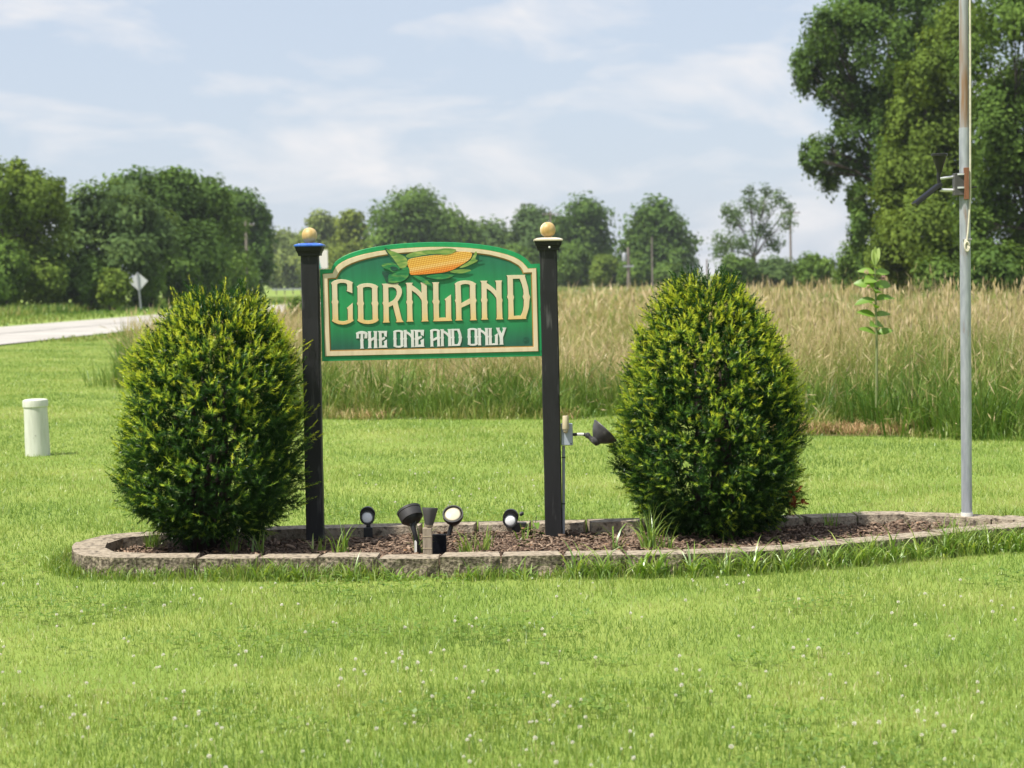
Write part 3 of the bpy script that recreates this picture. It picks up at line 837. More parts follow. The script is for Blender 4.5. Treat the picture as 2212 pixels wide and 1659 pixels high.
# the posts: px centre of foot and of cap
PW = 0.096
def make_post(px_top, py_cap, px_foot, py_foot, plate_mat, zf):
    top = at_y(px_top, py_cap, SY + 0.003)
    foot = at_y(px_foot, py_foot, SY + 0.003)
    d = (top - foot) / (top[2] - foot[2])
    low = foot + d * (-0.02 - foot[2])
    g = G()
    for (c_, w) in ((low, PW), (top, PW * 1.03)):
        pass
    hw = PW / 2
    bm = bmesh.new()
    V = []
    nz = 14
    ch = 0.006
    sec = [(-hw + ch, -hw), (hw - ch, -hw), (hw, -hw + ch), (hw, hw - ch), (hw - ch, hw), (-hw + ch, hw), (-hw, hw - ch), (-hw, -hw + ch)]
    rr = np.random.default_rng(int(px_top))
    F = []
    for i in range(nz + 1):
        c_ = low + (top - low) * i / nz
        wob = rr.normal(0, 0.0009, 2)
        for (sx_, sy_) in sec:
            V.append((c_[0] + sx_ + wob[0], c_[1] + sy_ + wob[1], c_[2]))
    for i in range(nz):
        for k in range(8):
            k2 = (k + 1) % 8
            F.append((i * 8 + k, i * 8 + k2, (i + 1) * 8 + k2, (i + 1) * 8 + k))
    F.append(tuple(range(7, -1, -1))); F.append(tuple(nz * 8 + k for k in range(8)))
    post = G().add(V, F).build('post', M['black_paint'], root=sign_root)
    # cap: stepped black moulding, flat plate and ball
    def sq_stack(prof):
        g = G(); V = []; F = []
        for (h_, z_) in prof:
            for (a, b) in ((-1, -1), (1, -1), (1, 1), (-1, 1)):
                V.append((top[0] + a * h_, top[1] + b * h_, top[2] + z_))
        n_ = len(prof)
        for i in range(n_ - 1):
            for k in range(4):
                k2 = (k + 1) % 4
                F.append((i * 4 + k, i * 4 + k2, (i + 1) * 4 + k2, (i + 1) * 4 + k))
        F.append((3, 2, 1, 0)); F.append(tuple((n_ - 1) * 4 + k for k in range(4)))
        return g.add(V, F)
    cap = sq_stack([(0.0605, -0.012), (0.0615, 0.0), (0.064, 0.004), (0.066, 0.012), (0.070, 0.015), (0.0745, 0.034), (0.076, 0.038)]).build('post_cap', M['black_paint'], root=sign_root, parent=post)
    sq_stack([(0.0765, 0.0385), (0.0805, 0.042), (0.0805, 0.048), (0.060, 0.056), (0.034, 0.059)]).build('cap_plate', plate_mat, root=sign_root, parent=post)
    G().lathe([(0.022, 0.0), (0.020, 0.008), (0.030, 0.013), (0.038, 0.022), (0.0425, 0.034), (0.0435, 0.045), (0.042, 0.056), (0.037, 0.068), (0.029, 0.078), (0.018, 0.0845), (0.006, 0.0875), (0.0, 0.088)], 28, (top[0], top[1], top[2] + 0.057)).build('finial_ball', M['gold'], root=sign_root, parent=post, smooth=True)
    return post, top, foot
p1, top1, foot1 = make_post(669.5, 548, 682, 1170, M['blue'], 0)
p2, top2, foot2 = make_post(1184, 536, 1196.5, 1156, M['plate'], 0)
# white bolt under the plain cap
G().lathe([(0.006, 0), (0.006, 0.004), (0.0, 0.006)], 10, (top2[0] + 0.006, top2[1] - 0.0665, top2[2] + 0.004), (0, -1, 0)).build('bolt', M['white_plastic'], root=sign_root, parent=p2)

# ------------------------------------------------------------------ electrical box and flood lamp on the post
def p7(x, y, dy=0.0):
    return at_y((1340 + x / 4.88) * 0.8848, (980 + y / 4.88) * 0.8848, SY + dy)
bc = p7(222, 392)
fx = thing('electrical_box', (bc[0], SY, 0.05), 'grey electrical box with tan light sensor and floodlight on the black sign post', 'electrical box')
G().box((bc[0] - 0.004, SY + 0.005, bc[2]), (0.066, 0.055, 0.122), bev=0.006).build('box', M['grey_box'], root=fx)
G().box((bc[0] - 0.004, SY - 0.0245, bc[2]), (0.060, 0.006, 0.116), bev=0.002).build('cover', M['grey_box'], root=fx)
for sx_, sz_ in ((0.018, -0.05), (-0.026, 0.05)):
    G().lathe([(0.0035, 0), (0.0035, 0.002), (0, 0.003)], 8, (bc[0] + sx_, SY - 0.0275, bc[2] + sz_), (0, -1, 0)).build('screw', M['dark_plastic'], root=fx)
c_ = p7(200, 330, -0.045)
G().lathe([(0.0185, 0.0), (0.0195, 0.004), (0.0165, 0.07), (0.015, 0.074), (0.0, 0.0745)], 20, (c_[0], c_[1], c_[2])).build('sensor', M['sensor'], root=fx, auto=40)
G().lathe([(0.0, -0.024), (0.008, -0.022), (0.013, -0.013), (0.0145, 0.0)], 16, (c_[0], c_[1], c_[2])).build('sensor_base', M['sensor'], root=fx, smooth=True)
c0_, c1_ = p7(176, 530, 0.02), p7(172, 1570, 0.02)
G().tube([(c1_[0], c1_[1], 0.0), c0_], 0.0085, 12).build('conduit', M['grey_box'], root=fx, auto=40)
for y_ in (665, 1218):
    q_ = p7(175, y_, 0.02)
    G().lathe([(0.011, -0.003), (0.0115, 0.0), (0.011, 0.003)], 12, tuple(q_)).build('conduit_strap', M['dark_plastic'], root=fx)
a0, a1, a2, a3 = p7(283, 395, 0.0), p7(335, 392), p7(415, 392), p7(462, 405)
G().tube([a0, a1], 0.009, 10).build('arm', M['dark_plastic'], root=fx)
G().tube([a1, a2], 0.0085, 10).build('arm_collar', M['white_plastic'], root=fx)
g = G().tube([a2, a3], 0.010, 10)
g.lathe([(0.0, -0.016), (0.013, -0.013), (0.017, 0.0), (0.013, 0.013), (0.0, 0.016)], 14, tuple(a3), (0, 1, 0))
g.build('knuckle', M['dusty'], root=fx, auto=50)
rimc = p7(672, 352)
ax = Vector((0.70, 0.12, 0.70)).normalized()
lamp = G().lathe([(0.0, -0.100), (0.018, -0.098), (0.026, -0.088), (0.030, -0.070), (0.052, -0.050), (0.070, -0.028), (0.080, -0.008), (0.086, 0.0), (0.086, 0.005), (0.081, 0.005), (0.076, -0.006), (0.0, -0.010)], 28, tuple(rimc), ax).build('lamp_head', M['dusty'], root=fx, auto=35)
back_ = Vector(rimc) - ax * 0.085
G().tube([a3, tuple(back_)], [0.012, 0.016], 10).build('lamp_neck', M['dusty'], root=fx)
side = ax.cross(Vector((0, 1, 0))).normalized()
G().lathe([(0.0, 0), (0.074, 0), (0.074, 0.002), (0, 0.003)], 24, tuple(Vector(rimc) - ax * 0.004), ax).build('lens', M['lens_white'], root=fx, parent=lamp)

# ------------------------------------------------------------------ flag pole
FY = 11.8
fb, ft = at_y(2088.5, 1131, FY), at_y(2081.5, 0, FY)
fdir = (ft - fb) / (ft[2] - fb[2])
def fpt(z): return fb + fdir * (z - fb[2])
def fz(py): return at_y(2085, py, FY)[2]
pole = thing('flagpole', (fb[0], FY, 0.02), 'tall galvanised flagpole with white foot sleeve at the tip of the mulch bed', 'flagpole')
z_c = fz(276)
G().tube([fpt(0.0), fpt(z_c)], 0.0305, 20).build('lower_tube', M['galv'], root=pole, auto=40)
G().tube([fpt(z_c - 0.02), fpt(4.2), fpt(6.8)], [0.0265, 0.0255, 0.022], 20).build('upper_tube', M['galv_rust'], root=pole, auto=40)
G().tube([fpt(0.0), fpt(fz(1107))], 0.0345, 20).build('foot_sleeve', M['white_plastic'], root=pole, auto=40)
G().tube([fpt(fz(384) - 0.006), fpt(fz(384) + 0.006)], 0.0325, 20).build('hose_clamp', M['steel'], root=pole, auto=40)
tp = fpt(6.8)
G().lathe([(0.025, 0), (0.028, 0.02), (0.012, 0.03), (0.05, 0.07), (0.06, 0.10), (0.045, 0.15), (0.0, 0.165)], 20, tuple(tp)).build('finial', M['gold'], root=pole, smooth=True)
G().box((tp[0] + 0.045, tp[1], tp[2] - 0.05), (0.05, 0.02, 0.03), bev=0.003).build('pulley', M['steel'], root=pole)
r_top = tp + np.array([0.062, -0.005, -0.06])
rp_pts = [tuple(r_top)]
for (x, y) in ((2095.5, 0), (2096, 150), (2096, 300), (2096, 420), (2094, 460), (2091, 500), (2089, 518)):
    rp_pts.append(tuple(at_y(x, y, FY - 0.036)))
G().tube(rp_pts, 0.0055, 8).build('rope', M['rope'], root=pole, auto=60)
g = G()
kc = at_y(2087.5, 528, FY - 0.042)
for k in range(3):
    pts = []
    for i in range(15):
        a = 2 * pi * i / 14
        pts.append((kc[0] + (0.007 + 0.003 * k) * cos(a) + (k - 1) * 0.003, kc[1] - 0.003 * k, kc[2] + 0.027 * sin(a) - 0.006 * k))
    g.tube(pts, 0.0045, 6)
g.build('rope_knot', M['rope'], root=pole, smooth=True)
G().box((kc[0] + 0.008, kc[1] + 0.010, kc[2] + 0.028), (0.05, 0.012, 0.012), bev=0.003).build('cleat', M['galv_rust'], root=pole)

# solar spot lamp clamped to the pole
def p8(x, y, dy=0.0):
    return at_y((2200 + x / 5.925) * 0.8848, (340 + y / 5.925) * 0.8848, FY + dy)
q = p8(830, 650)
so_ = thing('solar_spotlight', (q[0], FY, q[2] - 0.1), 'black solar spotlight and tilted panel clamped to the flagpole', 'spotlight')
c_ = p8(555, 480)
G().lathe([(0.0, -0.005), (0.014, 0.0), (0.018, 0.02), (0.040, 0.088), (0.0455, 0.092), (0.0465, 0.104), (0.043, 0.106), (0.038, 0.09), (0.0, 0.07)], 24, tuple(c_)).build('lamp_head', M['dark_plastic'], root=so_, auto=35)
G().tube([c_ + np.array([0, 0, 0.005]), p8(540, 540), p8(548, 620), p8(560, 735)], [0.013, 0.010, 0.011, 0.012], 10).build('neck', M['dark_plastic'], root=so_, auto=50)
G().tube([p8(545, 570), p8(760, 543)], [0.0075, 0.0085], 10).build('arm', M['steel'], root=so_, auto=50)
G().tube([p8(560, 735), p8(650, 738), p8(795, 740)], [0.010, 0.0105, 0.0105], 10).build('arm', M['steel'], root=so_, auto=50)
G().box(tuple(p8(835, 655, -0.01)), (0.062, 0.070, 0.126), bev=0.004).build('clamp_box', M['grey_plastic'], root=so_)
G().box(tuple(p8(943, 640, -0.045)), (0.025, 0.03, 0.178), bev=0.002).build('wood_block', M['red_wood'], root=so_)
for y_ in (510, 703):
    c2 = p8(880, y_, 0)
    G().lathe([(0.040, -0.005), (0.043, -0.005), (0.043, 0.005), (0.040, 0.005)], 20, (c2[0] - 0.008, FY - 0.012, c2[2])).build('hose_clamp', M['steel'], root=so_, auto=40)
G().tube([p8(980, 703, -0.03), p8(1095, 690, -0.03)], 0.004, 8).build('bolt', M['dark_plastic'], root=so_)
pc = p8(375, 800)
ang = math.atan2(290, 380)
ro = Matrix.Rotation(-ang, 3, 'Y')
sp_ = G().box(tuple(pc), (0.185, 0.125, 0.020), rot=ro, bev=0.003).build('solar_panel', M['dark_plastic'], root=so_)
upn = ro @ Vector((0, 0, 1))
cells = mat('dark blue solar cells', (0.005, 0.006, 0.010), (0.008, 0.009, 0.014), rough=0.6, scale=20, spec=0.15)
G().box(tuple(Vector(pc) + upn * 0.0112), (0.172, 0.112, 0.002), rot=ro).build('cell_sheet', cells, root=so_, parent=sp_)

# ------------------------------------------------------------------ spot lamps in the mulch
def spot(name, label, head_px, y, axis, r, body, lens, foot_px, hood=0.0, extra=None, group=None):
    c_ = at_y(head_px[0], head_px[1], y)
    f_ = at_y(foot_px[0], foot_px[1], y)
    root = thing(name, (f_[0], y, 0.04), label, 'spotlight', group)
    ax = Vector(axis).normalized()
    h = G().lathe([(0.0, -body), (r * 0.45, -body * 0.98), (r * 0.75, -body * 0.75), (r * 0.93, -body * 0.35), (r, -0.01), (r, 0.012), (r * 0.9, 0.012), (r * 0.84, 0.0), (0.0, -0.002)], 26, tuple(c_), ax).build('lamp_head', M['dark_plastic'], root=root, auto=35)
    G().lathe([(r * 0.86, 0.001), (r * 0.6, 0.006), (r * 0.3, 0.0085), (0.0, 0.0095)], 24, tuple(c_), ax).build('lens', lens, root=root, parent=h, smooth=True)
    bk = Vector(c_) - ax * body * 0.6
    low = Vector((f_[0], y + 0.01, 0.0))
    G().tube([tuple(bk), ((bk.x + low.x) / 2, (bk.y + low.y) / 2, max(0.07, bk.z - 0.07)), tuple(low)], [0.012, 0.013, 0.012], 10).build('stake', M['dark_plastic'], root=root, auto=50)
    return root, c_
ra, ca = spot('garden_spotlight', 'black hooded spotlight with white lens beside the blue-capped post', (793.5, 1118), 11.65, (-0.06, -0.97, 0.12), 0.041, 0.075, M['lens_white'], (795, 1150))
G().box((at_y(795, 1150, 11.65)[0], 11.66, 0.085), (0.05, 0.03, 0.055), bev=0.004).build('bracket', M['dark_plastic'], root=ra)
g = G().lathe([(0.0, -0.078), (0.022, -0.075), (0.036, -0.055), (0.043, -0.02), (0.0435, 0.004), (0.0, 0.004)], 24, (ca[0], ca[1] + 0.012, ca[2] + 0.016), (0, -0.97, -0.1)).build('hood', M['dark_plastic'], root=ra, auto=35)
re_, ce = spot('garden_spotlight', 'black hooded spotlight with white lens and side bracket beside the plain-capped post', (1102, 1124), 11.72, (-0.10, -0.96, 0.06), 0.042, 0.075, M['lens_white'], (1118, 1148))
G().lathe([(0.0, -0.078), (0.022, -0.075), (0.036, -0.055), (0.044, -0.02), (0.0445, 0.004), (0.0, 0.004)], 24, (ce[0] + 0.003, ce[1] + 0.012, ce[2] + 0.017), (-0.1, -0.96, -0.12)).build('hood', M['dark_plastic'], root=re_, auto=35)
G().box((at_y(1124, 1140, 11.74)[0], 11.74, 0.085), (0.072, 0.04, 0.062), bev=0.005).build('bracket', M['dark_plastic'], root=re_)
q = at_y(1127, 1110, 11.74)
G().lathe([(0.011, -0.012), (0.013, 0), (0.011, 0.012)], 12, (q[0], q[1], q[2]), (1, 0, 0.3)).build('knob', M['dark_plastic'], root=re_)
spot('round_spotlight', 'large round black spotlight with cream lens tilted skyward', (978.5, 1112), 11.55, (-0.05, -0.74, 0.66), 0.058, 0.062, M['lens_cream'], (963, 1150))

# bell lamp seen from behind
c_ = at_y(889, 1117, 10.98)
rb_ = thing('bell_spotlight', (at_y(908, 1195, 10.95)[0], 10.95, 0.04), 'black bell-shaped lamp aimed at the sign beside the wooden stake', 'spotlight')
ax = Vector((-0.36, 0.50, 0.78)).normalized()
h_ = G().lathe([(0.050, -0.012), (0.060, -0.012), (0.062, 0.0), (0.064, 0.028), (0.0625, 0.031), (0.0655, 0.034), (0.066, 0.046), (0.060, 0.046), (0.052, 0.018), (0.0, 0.016)], 30, tuple(c_), ax).build('lamp_head', M['charcoal'], root=rb_, auto=28)
G().lathe([(0.0, -0.040), (0.022, -0.039), (0.040, -0.032), (0.051, -0.018), (0.0535, -0.0125), (0.0, -0.0125)], 28, tuple(c_), ax).build('back_housing', M['dark_plastic'], root=rb_, parent=h_, auto=35)
G().lathe([(0.051, 0.019), (0.03, 0.024), (0, 0.026)], 24, tuple(c_), ax).build('lens', M['lens_cream'], root=rb_, parent=h_, smooth=True)
e1 = at_y(893, 1140, 10.95); e2 = at_y(899, 1165, 10.94); e3 = at_y(909, 1205, 10.95)
G().tube([tuple(Vector(c_) - ax * 0.035), tuple(e1), tuple(e2), tuple(e3)], [0.014, 0.013, 0.012, 0.011], 10).build('stake', M['dark_plastic'], root=rb_, auto=50)
for s_ in (-0.016, 0.016):
    G().tube([tuple(Vector(c_) - ax * 0.02 + Vector((s_, -0.02, 0))), (e1[0] + s_ * 0.4, e1[1], e1[2] - 0.01)], 0.006, 8).build('yoke', M['charcoal'], root=rb_)

# cone lamp on a square wooden stake
sb_ = at_y(924, 1200, 10.90); st_ = at_y(924.5, 1140, 10.90)
rc = thing('stake_spotlight', (sb_[0], 10.90, 0.03), 'faded grey cone spotlight on a square wooden stake', 'spotlight')
G().box((sb_[0], 10.90, (st_[2] - 0.03) / 2), (0.047, 0.047, st_[2] + 0.03), bev=0.003).build('stake', M['stake_wood'], root=rc)
c_ = at_y(927, 1137, 10.90)
ax = Vector((0.06, 0.10, 1.0)).normalized()
G().lathe([(0.016, -0.004), (0.019, 0.0), (0.021, 0.012)], 18, tuple(c_), ax).build('collar', M['stake_wood'], root=rc, auto=40)
hd = G().lathe([(0.021, 0.008), (0.0225, 0.012), (0.040, 0.082), (0.0425, 0.092), (0.042, 0.098), (0.039, 0.098), (0.034, 0.08), (0.0, 0.06)], 26, tuple(c_), ax).build('lamp_head', M['grey_plastic'], root=rc, auto=35)
for zz in (1158, 1184):
    q = at_y(924, zz, 10.9)
    G().box((sb_[0], 10.90, q[2]), (0.0495, 0.0495, 0.006), bev=0.001).build('cable_tie', M['clear'], root=rc)
# dark solar panel on its white prong
c_ = at_y(952, 1184, 10.97)
rs = thing('solar_charger', (c_[0], 10.97, 0.04), 'small black solar panel standing behind the wooden stake', 'solar panel')
ro = Matrix.Rotation(radians(7), 3, 'X')
pn = G().box((c_[0] - 0.006, 10.975, 0.095), (0.075, 0.014, 0.115), rot=ro, bev=0.003).build('panel', M['dark_plastic'], root=rs)
G().box((c_[0] - 0.006, 10.9665, 0.0945), (0.066, 0.002, 0.10), rot=ro).build('cell_sheet', cells, root=rs, parent=pn)
G().tube([(c_[0], 10.985, 0.0), (c_[0], 10.98, 0.08)], 0.007, 8).build('stake', M['dark_plastic'], root=rs)
q = at_y(897.5, 1185, 10.93)
wp = thing('plant_label_stake', (q[0], 10.93, 0.03), 'thin white plastic stake pushed into the mulch beside the bell lamp', 'stake')
G().add([(q[0] - 0.006, 10.925, -0.02), (q[0] + 0.006, 10.925, -0.02), (q[0] + 0.0075, 10.927, 0.118), (q[0], 10.929, 0.128), (q[0] - 0.005, 10.928, 0.122),
         (q[0] - 0.006, 10.929, -0.02), (q[0] + 0.006, 10.929, -0.02), (q[0] + 0.0075, 10.931, 0.118), (q[0], 10.933, 0.128), (q[0] - 0.005, 10.932, 0.122)],
        [(0, 1, 2, 3, 4), (9, 8, 7, 6, 5), (0, 5, 6, 1), (1, 6, 7, 2), (2, 7, 8, 3), (3, 8, 9, 4), (4, 9, 5, 0)]).build('blade', M['white_plastic'], root=wp)

# ------------------------------------------------------------------ yews
def unit(a): return a / np.linalg.norm(a, axis=-1, keepdims=True).clip(1e-9)
def needles(P, D, L, new, rng, nn=30, nl=0.024, nw=0.0042, t0=0.0):
    """sprigs at P along D: nn needles each as slim triangles; new = share of fresh growth"""
    n = len(P)
    ref = unit(rng.normal(0, 1, (n, 3)))
    A = unit(np.cross(D, ref)); B = np.cross(D, A)
    tt = np.linspace(0.05, 1.0, nn)[None, :] + rng.uniform(-0.02, 0.02, (n, nn))
    side = np.where(np.arange(nn) % 2 == 0, 1.0, -1.0)[None, :]
    ang = rng.normal(0, 0.55, (n, nn))
    sd_ = A[:, None] * (np.cos(ang) * side)[..., None] + B[:, None] * (np.sin(ang))[..., None]
    fwd = 0.45 + 0.9 * (tt ** 3)
    nd = unit(D[:, None] * fwd[..., None] + sd_ * 0.85 + rng.normal(0, 0.10, (n, nn, 3)))
    ln = nl * (1.0 - 0.35 * tt ** 2) * rng.uniform(0.75, 1.15, (n, nn))
    droop = np.zeros((n, nn, 3)); droop[..., 2] = 0.10 * (tt ** 2) * L[:, None]
    base = P[:, None] + D[:, None] * (tt * L[:, None])[..., None] + droop
    wv = unit(np.cross(nd, D[:, None] + rng.normal(0, 0.25, (n, nn, 3)))) * (nw / 2)
    v0, v1, v2 = base - wv, base + wv, base + nd * ln[..., None]
    V = np.stack([v0, v1, v2], 2).reshape(-1, 3)
    F = np.arange(len(V)).reshape(-1, 3)
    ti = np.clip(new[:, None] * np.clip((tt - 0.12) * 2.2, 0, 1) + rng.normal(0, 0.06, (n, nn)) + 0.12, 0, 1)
    T = np.repeat(ti.ravel(), 3)
    return V, F, T

def yew(label, prof, cy, seed, nspr, new_fn, foot_px, dead=None, shoot=1.0, rise=0.3):
    r = np.random.default_rng(seed)
    pr = []
    for (y, x0, x1) in prof:
        a, b = at_y(x0, y, cy), at_y(x1, y, cy)
        pr.append(((a[2] + b[2]) / 2, (a[0] + b[0]) / 2, (b[0] - a[0]) / 2 * 0.95))
    pr = np.array(sorted(pr))
    z_, c_, r_ = pr[:, 0], pr[:, 1], pr[:, 2]
    foot = at_y(foot_px[0], foot_px[1], cy)
    root = thing('yew_shrub', (foot[0], cy, 0.03), label, 'shrub', 'clipped yews in the mulch bed')
    # sample the outline of revolution by area: branchlets, each a spray of sprigs
    zz = np.linspace(z_[0], z_[-1], 300)
    rr = np.interp(zz, z_, r_)
    wgt = rr * np.sqrt(1 + np.gradient(rr, zz) ** 2) + 0.02
    cdf = np.cumsum(wgt); cdf /= cdf[-1]
    nb_ = nspr // 9
    def rim(n_, lo, hi):
        h = np.interp((np.arange(n_) + r.random(n_)) / n_, cdf, zz)
        th = (np.arange(n_) * 2.399963 + r.normal(0, 0.35, n_)) % (2 * pi)
        rf = r.uniform(lo, hi, n_)
        lump = 0.07 * noise_sum(th / 2 / pi * 5, h * 2.2, seed + 1, 1.0)
        rad = np.interp(h, z_, r_) * (1 + lump) * rf
        slope = np.interp(h, zz, np.gradient(rr, zz))
        N = unit(np.stack([np.cos(th), np.sin(th), -slope.clip(-2.2, 0.7)], 1))
        P = np.stack([np.interp(h, z_, c_) + rad * np.cos(th), cy + rad * np.sin(th), h], 1)
        return h, th, P, N
    h, th, P, N = rim(nb_, 0.90, 1.05)
    hn = (h - z_[0]) / (z_[-1] - z_[0])
    Db = unit(N + np.array([0, 0, rise]) + r.normal(0, 0.26, (nb_, 3)))
    Lb = r.uniform(0.09, 0.17, nb_)
    P0 = P - Db * Lb[:, None] * 0.92
    fresh = r.random(nb_) < new_fn(hn, th)
    Vs_, Fs_, Ts_, of_ = [], [], [], 0
    for j in range(9):
        t_ = 0.22 + 0.78 * j / 8
        sdir = unit(np.cross(Db, r.normal(0, 1, (nb_, 3))))
        D = unit(Db * (0.75 + 0.9 * (j == 8)) + sdir * (0.75 if j < 8 else 0.05) + np.array([0, 0, 0.18]))
        L = r.uniform(0.045, 0.085, nb_) * (1.1 - 0.35 * t_) * (1.25 if j == 8 else 1.0)
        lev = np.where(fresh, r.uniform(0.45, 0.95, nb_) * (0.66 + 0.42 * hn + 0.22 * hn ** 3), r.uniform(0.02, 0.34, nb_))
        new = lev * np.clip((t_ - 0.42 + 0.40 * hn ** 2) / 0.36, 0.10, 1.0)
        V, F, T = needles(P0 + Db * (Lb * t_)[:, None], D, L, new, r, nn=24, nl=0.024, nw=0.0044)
        Vs_.append(V); Fs_.append(F + of_); Ts_.append(T); of_ += len(V)
    # old inner foliage
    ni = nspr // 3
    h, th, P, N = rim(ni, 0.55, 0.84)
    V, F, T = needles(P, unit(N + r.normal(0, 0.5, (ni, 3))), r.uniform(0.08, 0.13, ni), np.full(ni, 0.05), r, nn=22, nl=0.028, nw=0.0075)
    Vs_.append(V); Fs_.append(F + of_); Ts_.append(T); of_ += len(V)
    # longer shoots breaking the outline
    ns_ = nspr // 40
    h, th, P, N = rim(ns_, 0.95, 1.02)
    hs_ = (h - z_[0]) / (z_[-1] - z_[0])
    V, F, T = needles(P, unit(N + np.array([0, 0, 0.5]) + r.normal(0, 0.25, (ns_, 3))), r.uniform(0.07, 0.13, ns_) * shoot, np.where(hs_ > 0.3, r.uniform(0.5, 1.0, ns_), r.uniform(0.2, 0.7, ns_)), r, nn=34)
    Vs_.append(V); Fs_.append(F + of_); Ts_.append(T)
    V, F, T = np.concatenate(Vs_), np.concatenate(Fs_), np.concatenate(Ts_)
    V = V - np.array(root.location)
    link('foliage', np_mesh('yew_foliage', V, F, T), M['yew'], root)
    g = G()
    for kx in range(5):
        a = 2 * pi * kx / 5 + r.uniform(-0.4, 0.4)
        b0 = np.array([foot[0] + 0.04 * cos(a), cy + 0.04 * sin(a), 0.0])
        hh = r.uniform(0.6, 0.85) * (z_[-1] - 0.05)
        rm = np.interp(hh, z_, r_) * 0.3
        cxm = np.interp(hh, z_, c_)
        g.tube([b0, b0 + np.array([0.07 * cos(a), 0.07 * sin(a), 0.25]), (cxm + rm * cos(a) * 0.8, cy + rm * sin(a) * 0.8, hh * 0.6), (cxm + rm * cos(a), cy + rm * sin(a), hh)], [0.04, 0.032, 0.02, 0.008], 8)
        for j in range(6):
            hz = 0.12 + j * 0.13 * (z_[-1] / 1.4)
            a2 = a + r.uniform(-0.8, 0.8)
            rm2 = np.interp(hz, z_, r_) * 0.6
            s0 = np.array([foot[0] + 0.06 * cos(a), cy + 0.06 * sin(a), max(hz - 0.12, 0.06)])
            g.tube([s0, (np.interp(hz, z_, c_) + rm2 * cos(a2), cy + rm2 * sin(a2), hz + 0.02)], [0.010, 0.003], 6)
    g.build('trunk', M['yew_bark'], root=root, smooth=True)
    if dead:
        for (x, y, cnt) in dead:
            q = at_y(x, y, cy - 0.30)
            Pd = q + r.normal(0, 0.03, (cnt, 3))
            Dd = unit(r.normal(0, 0.5, (cnt, 3)) + np.array([0.4, -0.7, 0.2]))
            Vd, Fd, Td = needles(Pd, Dd, np.full(cnt, 0.07), np.full(cnt, 0.6), r)
            o_ = link('dead_sprig', np_mesh('dead_sprig', Vd - np.array(root.location), Fd, Td), M['dead_yew'], root)
            o_['label'] = 'rust brown dead sprig'
    return root

yew('rounded yew shrub with feathery yellow tips beside the blue-capped post',
    [(648, 420, 525), (664, 395, 555), (690, 362, 585), (722, 332, 610), (760, 298, 636), (840, 274, 648), (920, 262, 652), (1000, 254, 655), (1050, 262, 645), (1090, 284, 634), (1122, 322, 600), (1146, 368, 552)],
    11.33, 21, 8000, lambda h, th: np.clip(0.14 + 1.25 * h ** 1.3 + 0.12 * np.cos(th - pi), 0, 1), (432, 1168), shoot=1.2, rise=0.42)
yew('tall conical yew shrub with bright yellow tips beside the electrical box',
    [(612, 1472, 1560), (632, 1440, 1596), (664, 1415, 1632), (712, 1390, 1670), (760, 1368, 1698), (840, 1346, 1718), (920, 1334, 1732), (1000, 1330, 1738), (1050, 1348, 1726), (1090, 1370, 1712), (1118, 1412, 1678), (1138, 1455, 1640)],
    11.62, 22, 8600, lambda h, th: np.clip(0.42 + 1.0 * h ** 1.4, 0, 1), (1535, 1152), dead=[(1716, 1086, 12)], shoot=0.55, rise=0.22)

# ------------------------------------------------------------------ lawn grass, clover
def blades(P, H, W, lean, yaw, tint, segs, rng):
    """P (n,3) roots; bent blades as triangles; returns V, F, tint"""
    n = len(P)
    d = np.stack([np.cos(yaw), np.sin(yaw), np.zeros(n)], 1)
    s = np.stack([-np.sin(yaw), np.cos(yaw), np.zeros(n)], 1)
    ph = rng.uniform(0, pi, n)
    s = s * np.cos(ph)[:, None] + d * np.sin(ph)[:, None]
    up = np.array([0, 0, 1.0])
    hw = (W / 2)[:, None]
    tip = P + up * (H * np.cos(lean))[:, None] + d * (H * np.sin(lean))[:, None]
    if segs == 1:
        V = np.stack([P - s * hw, P + s * hw, tip], 1).reshape(-1, 3)
        F = np.arange(3 * n).reshape(-1, 3)
        return V, F, np.repeat(tint, 3)
    l2 = lean * 0.45
    mid = P + up * (0.55 * H * np.cos(l2))[:, None] + d * (0.55 * H * np.sin(l2))[:, None]
    V = np.stack([P - s * hw, P + s * hw, mid - s * hw * 0.8, mid + s * hw * 0.8, tip], 1).reshape(-1, 3)
    f = np.array([[0, 1, 3], [0, 3, 2], [2, 3, 4]])
    F = (np.arange(n)[:, None, None] * 5 + f[None]).reshape(-1, 3)
    return V, F, np.repeat(tint, 5)

def edge_y(x):
    x = np.asarray(x, float)
    return np.interp(x, EDGE_X, EDGE_Y) + 0.34 * noise_sum(x, x * 0.0, 91, 0.32) + 0.16 * noise_sum(x, x * 0.0, 92, 1.3)
def in_meadow(x, y):
    return y > edge_y(x)
def on_road(x, y):
    e = road_x(y)
    return (x < e + 0.15) & (x > e - 7.35)

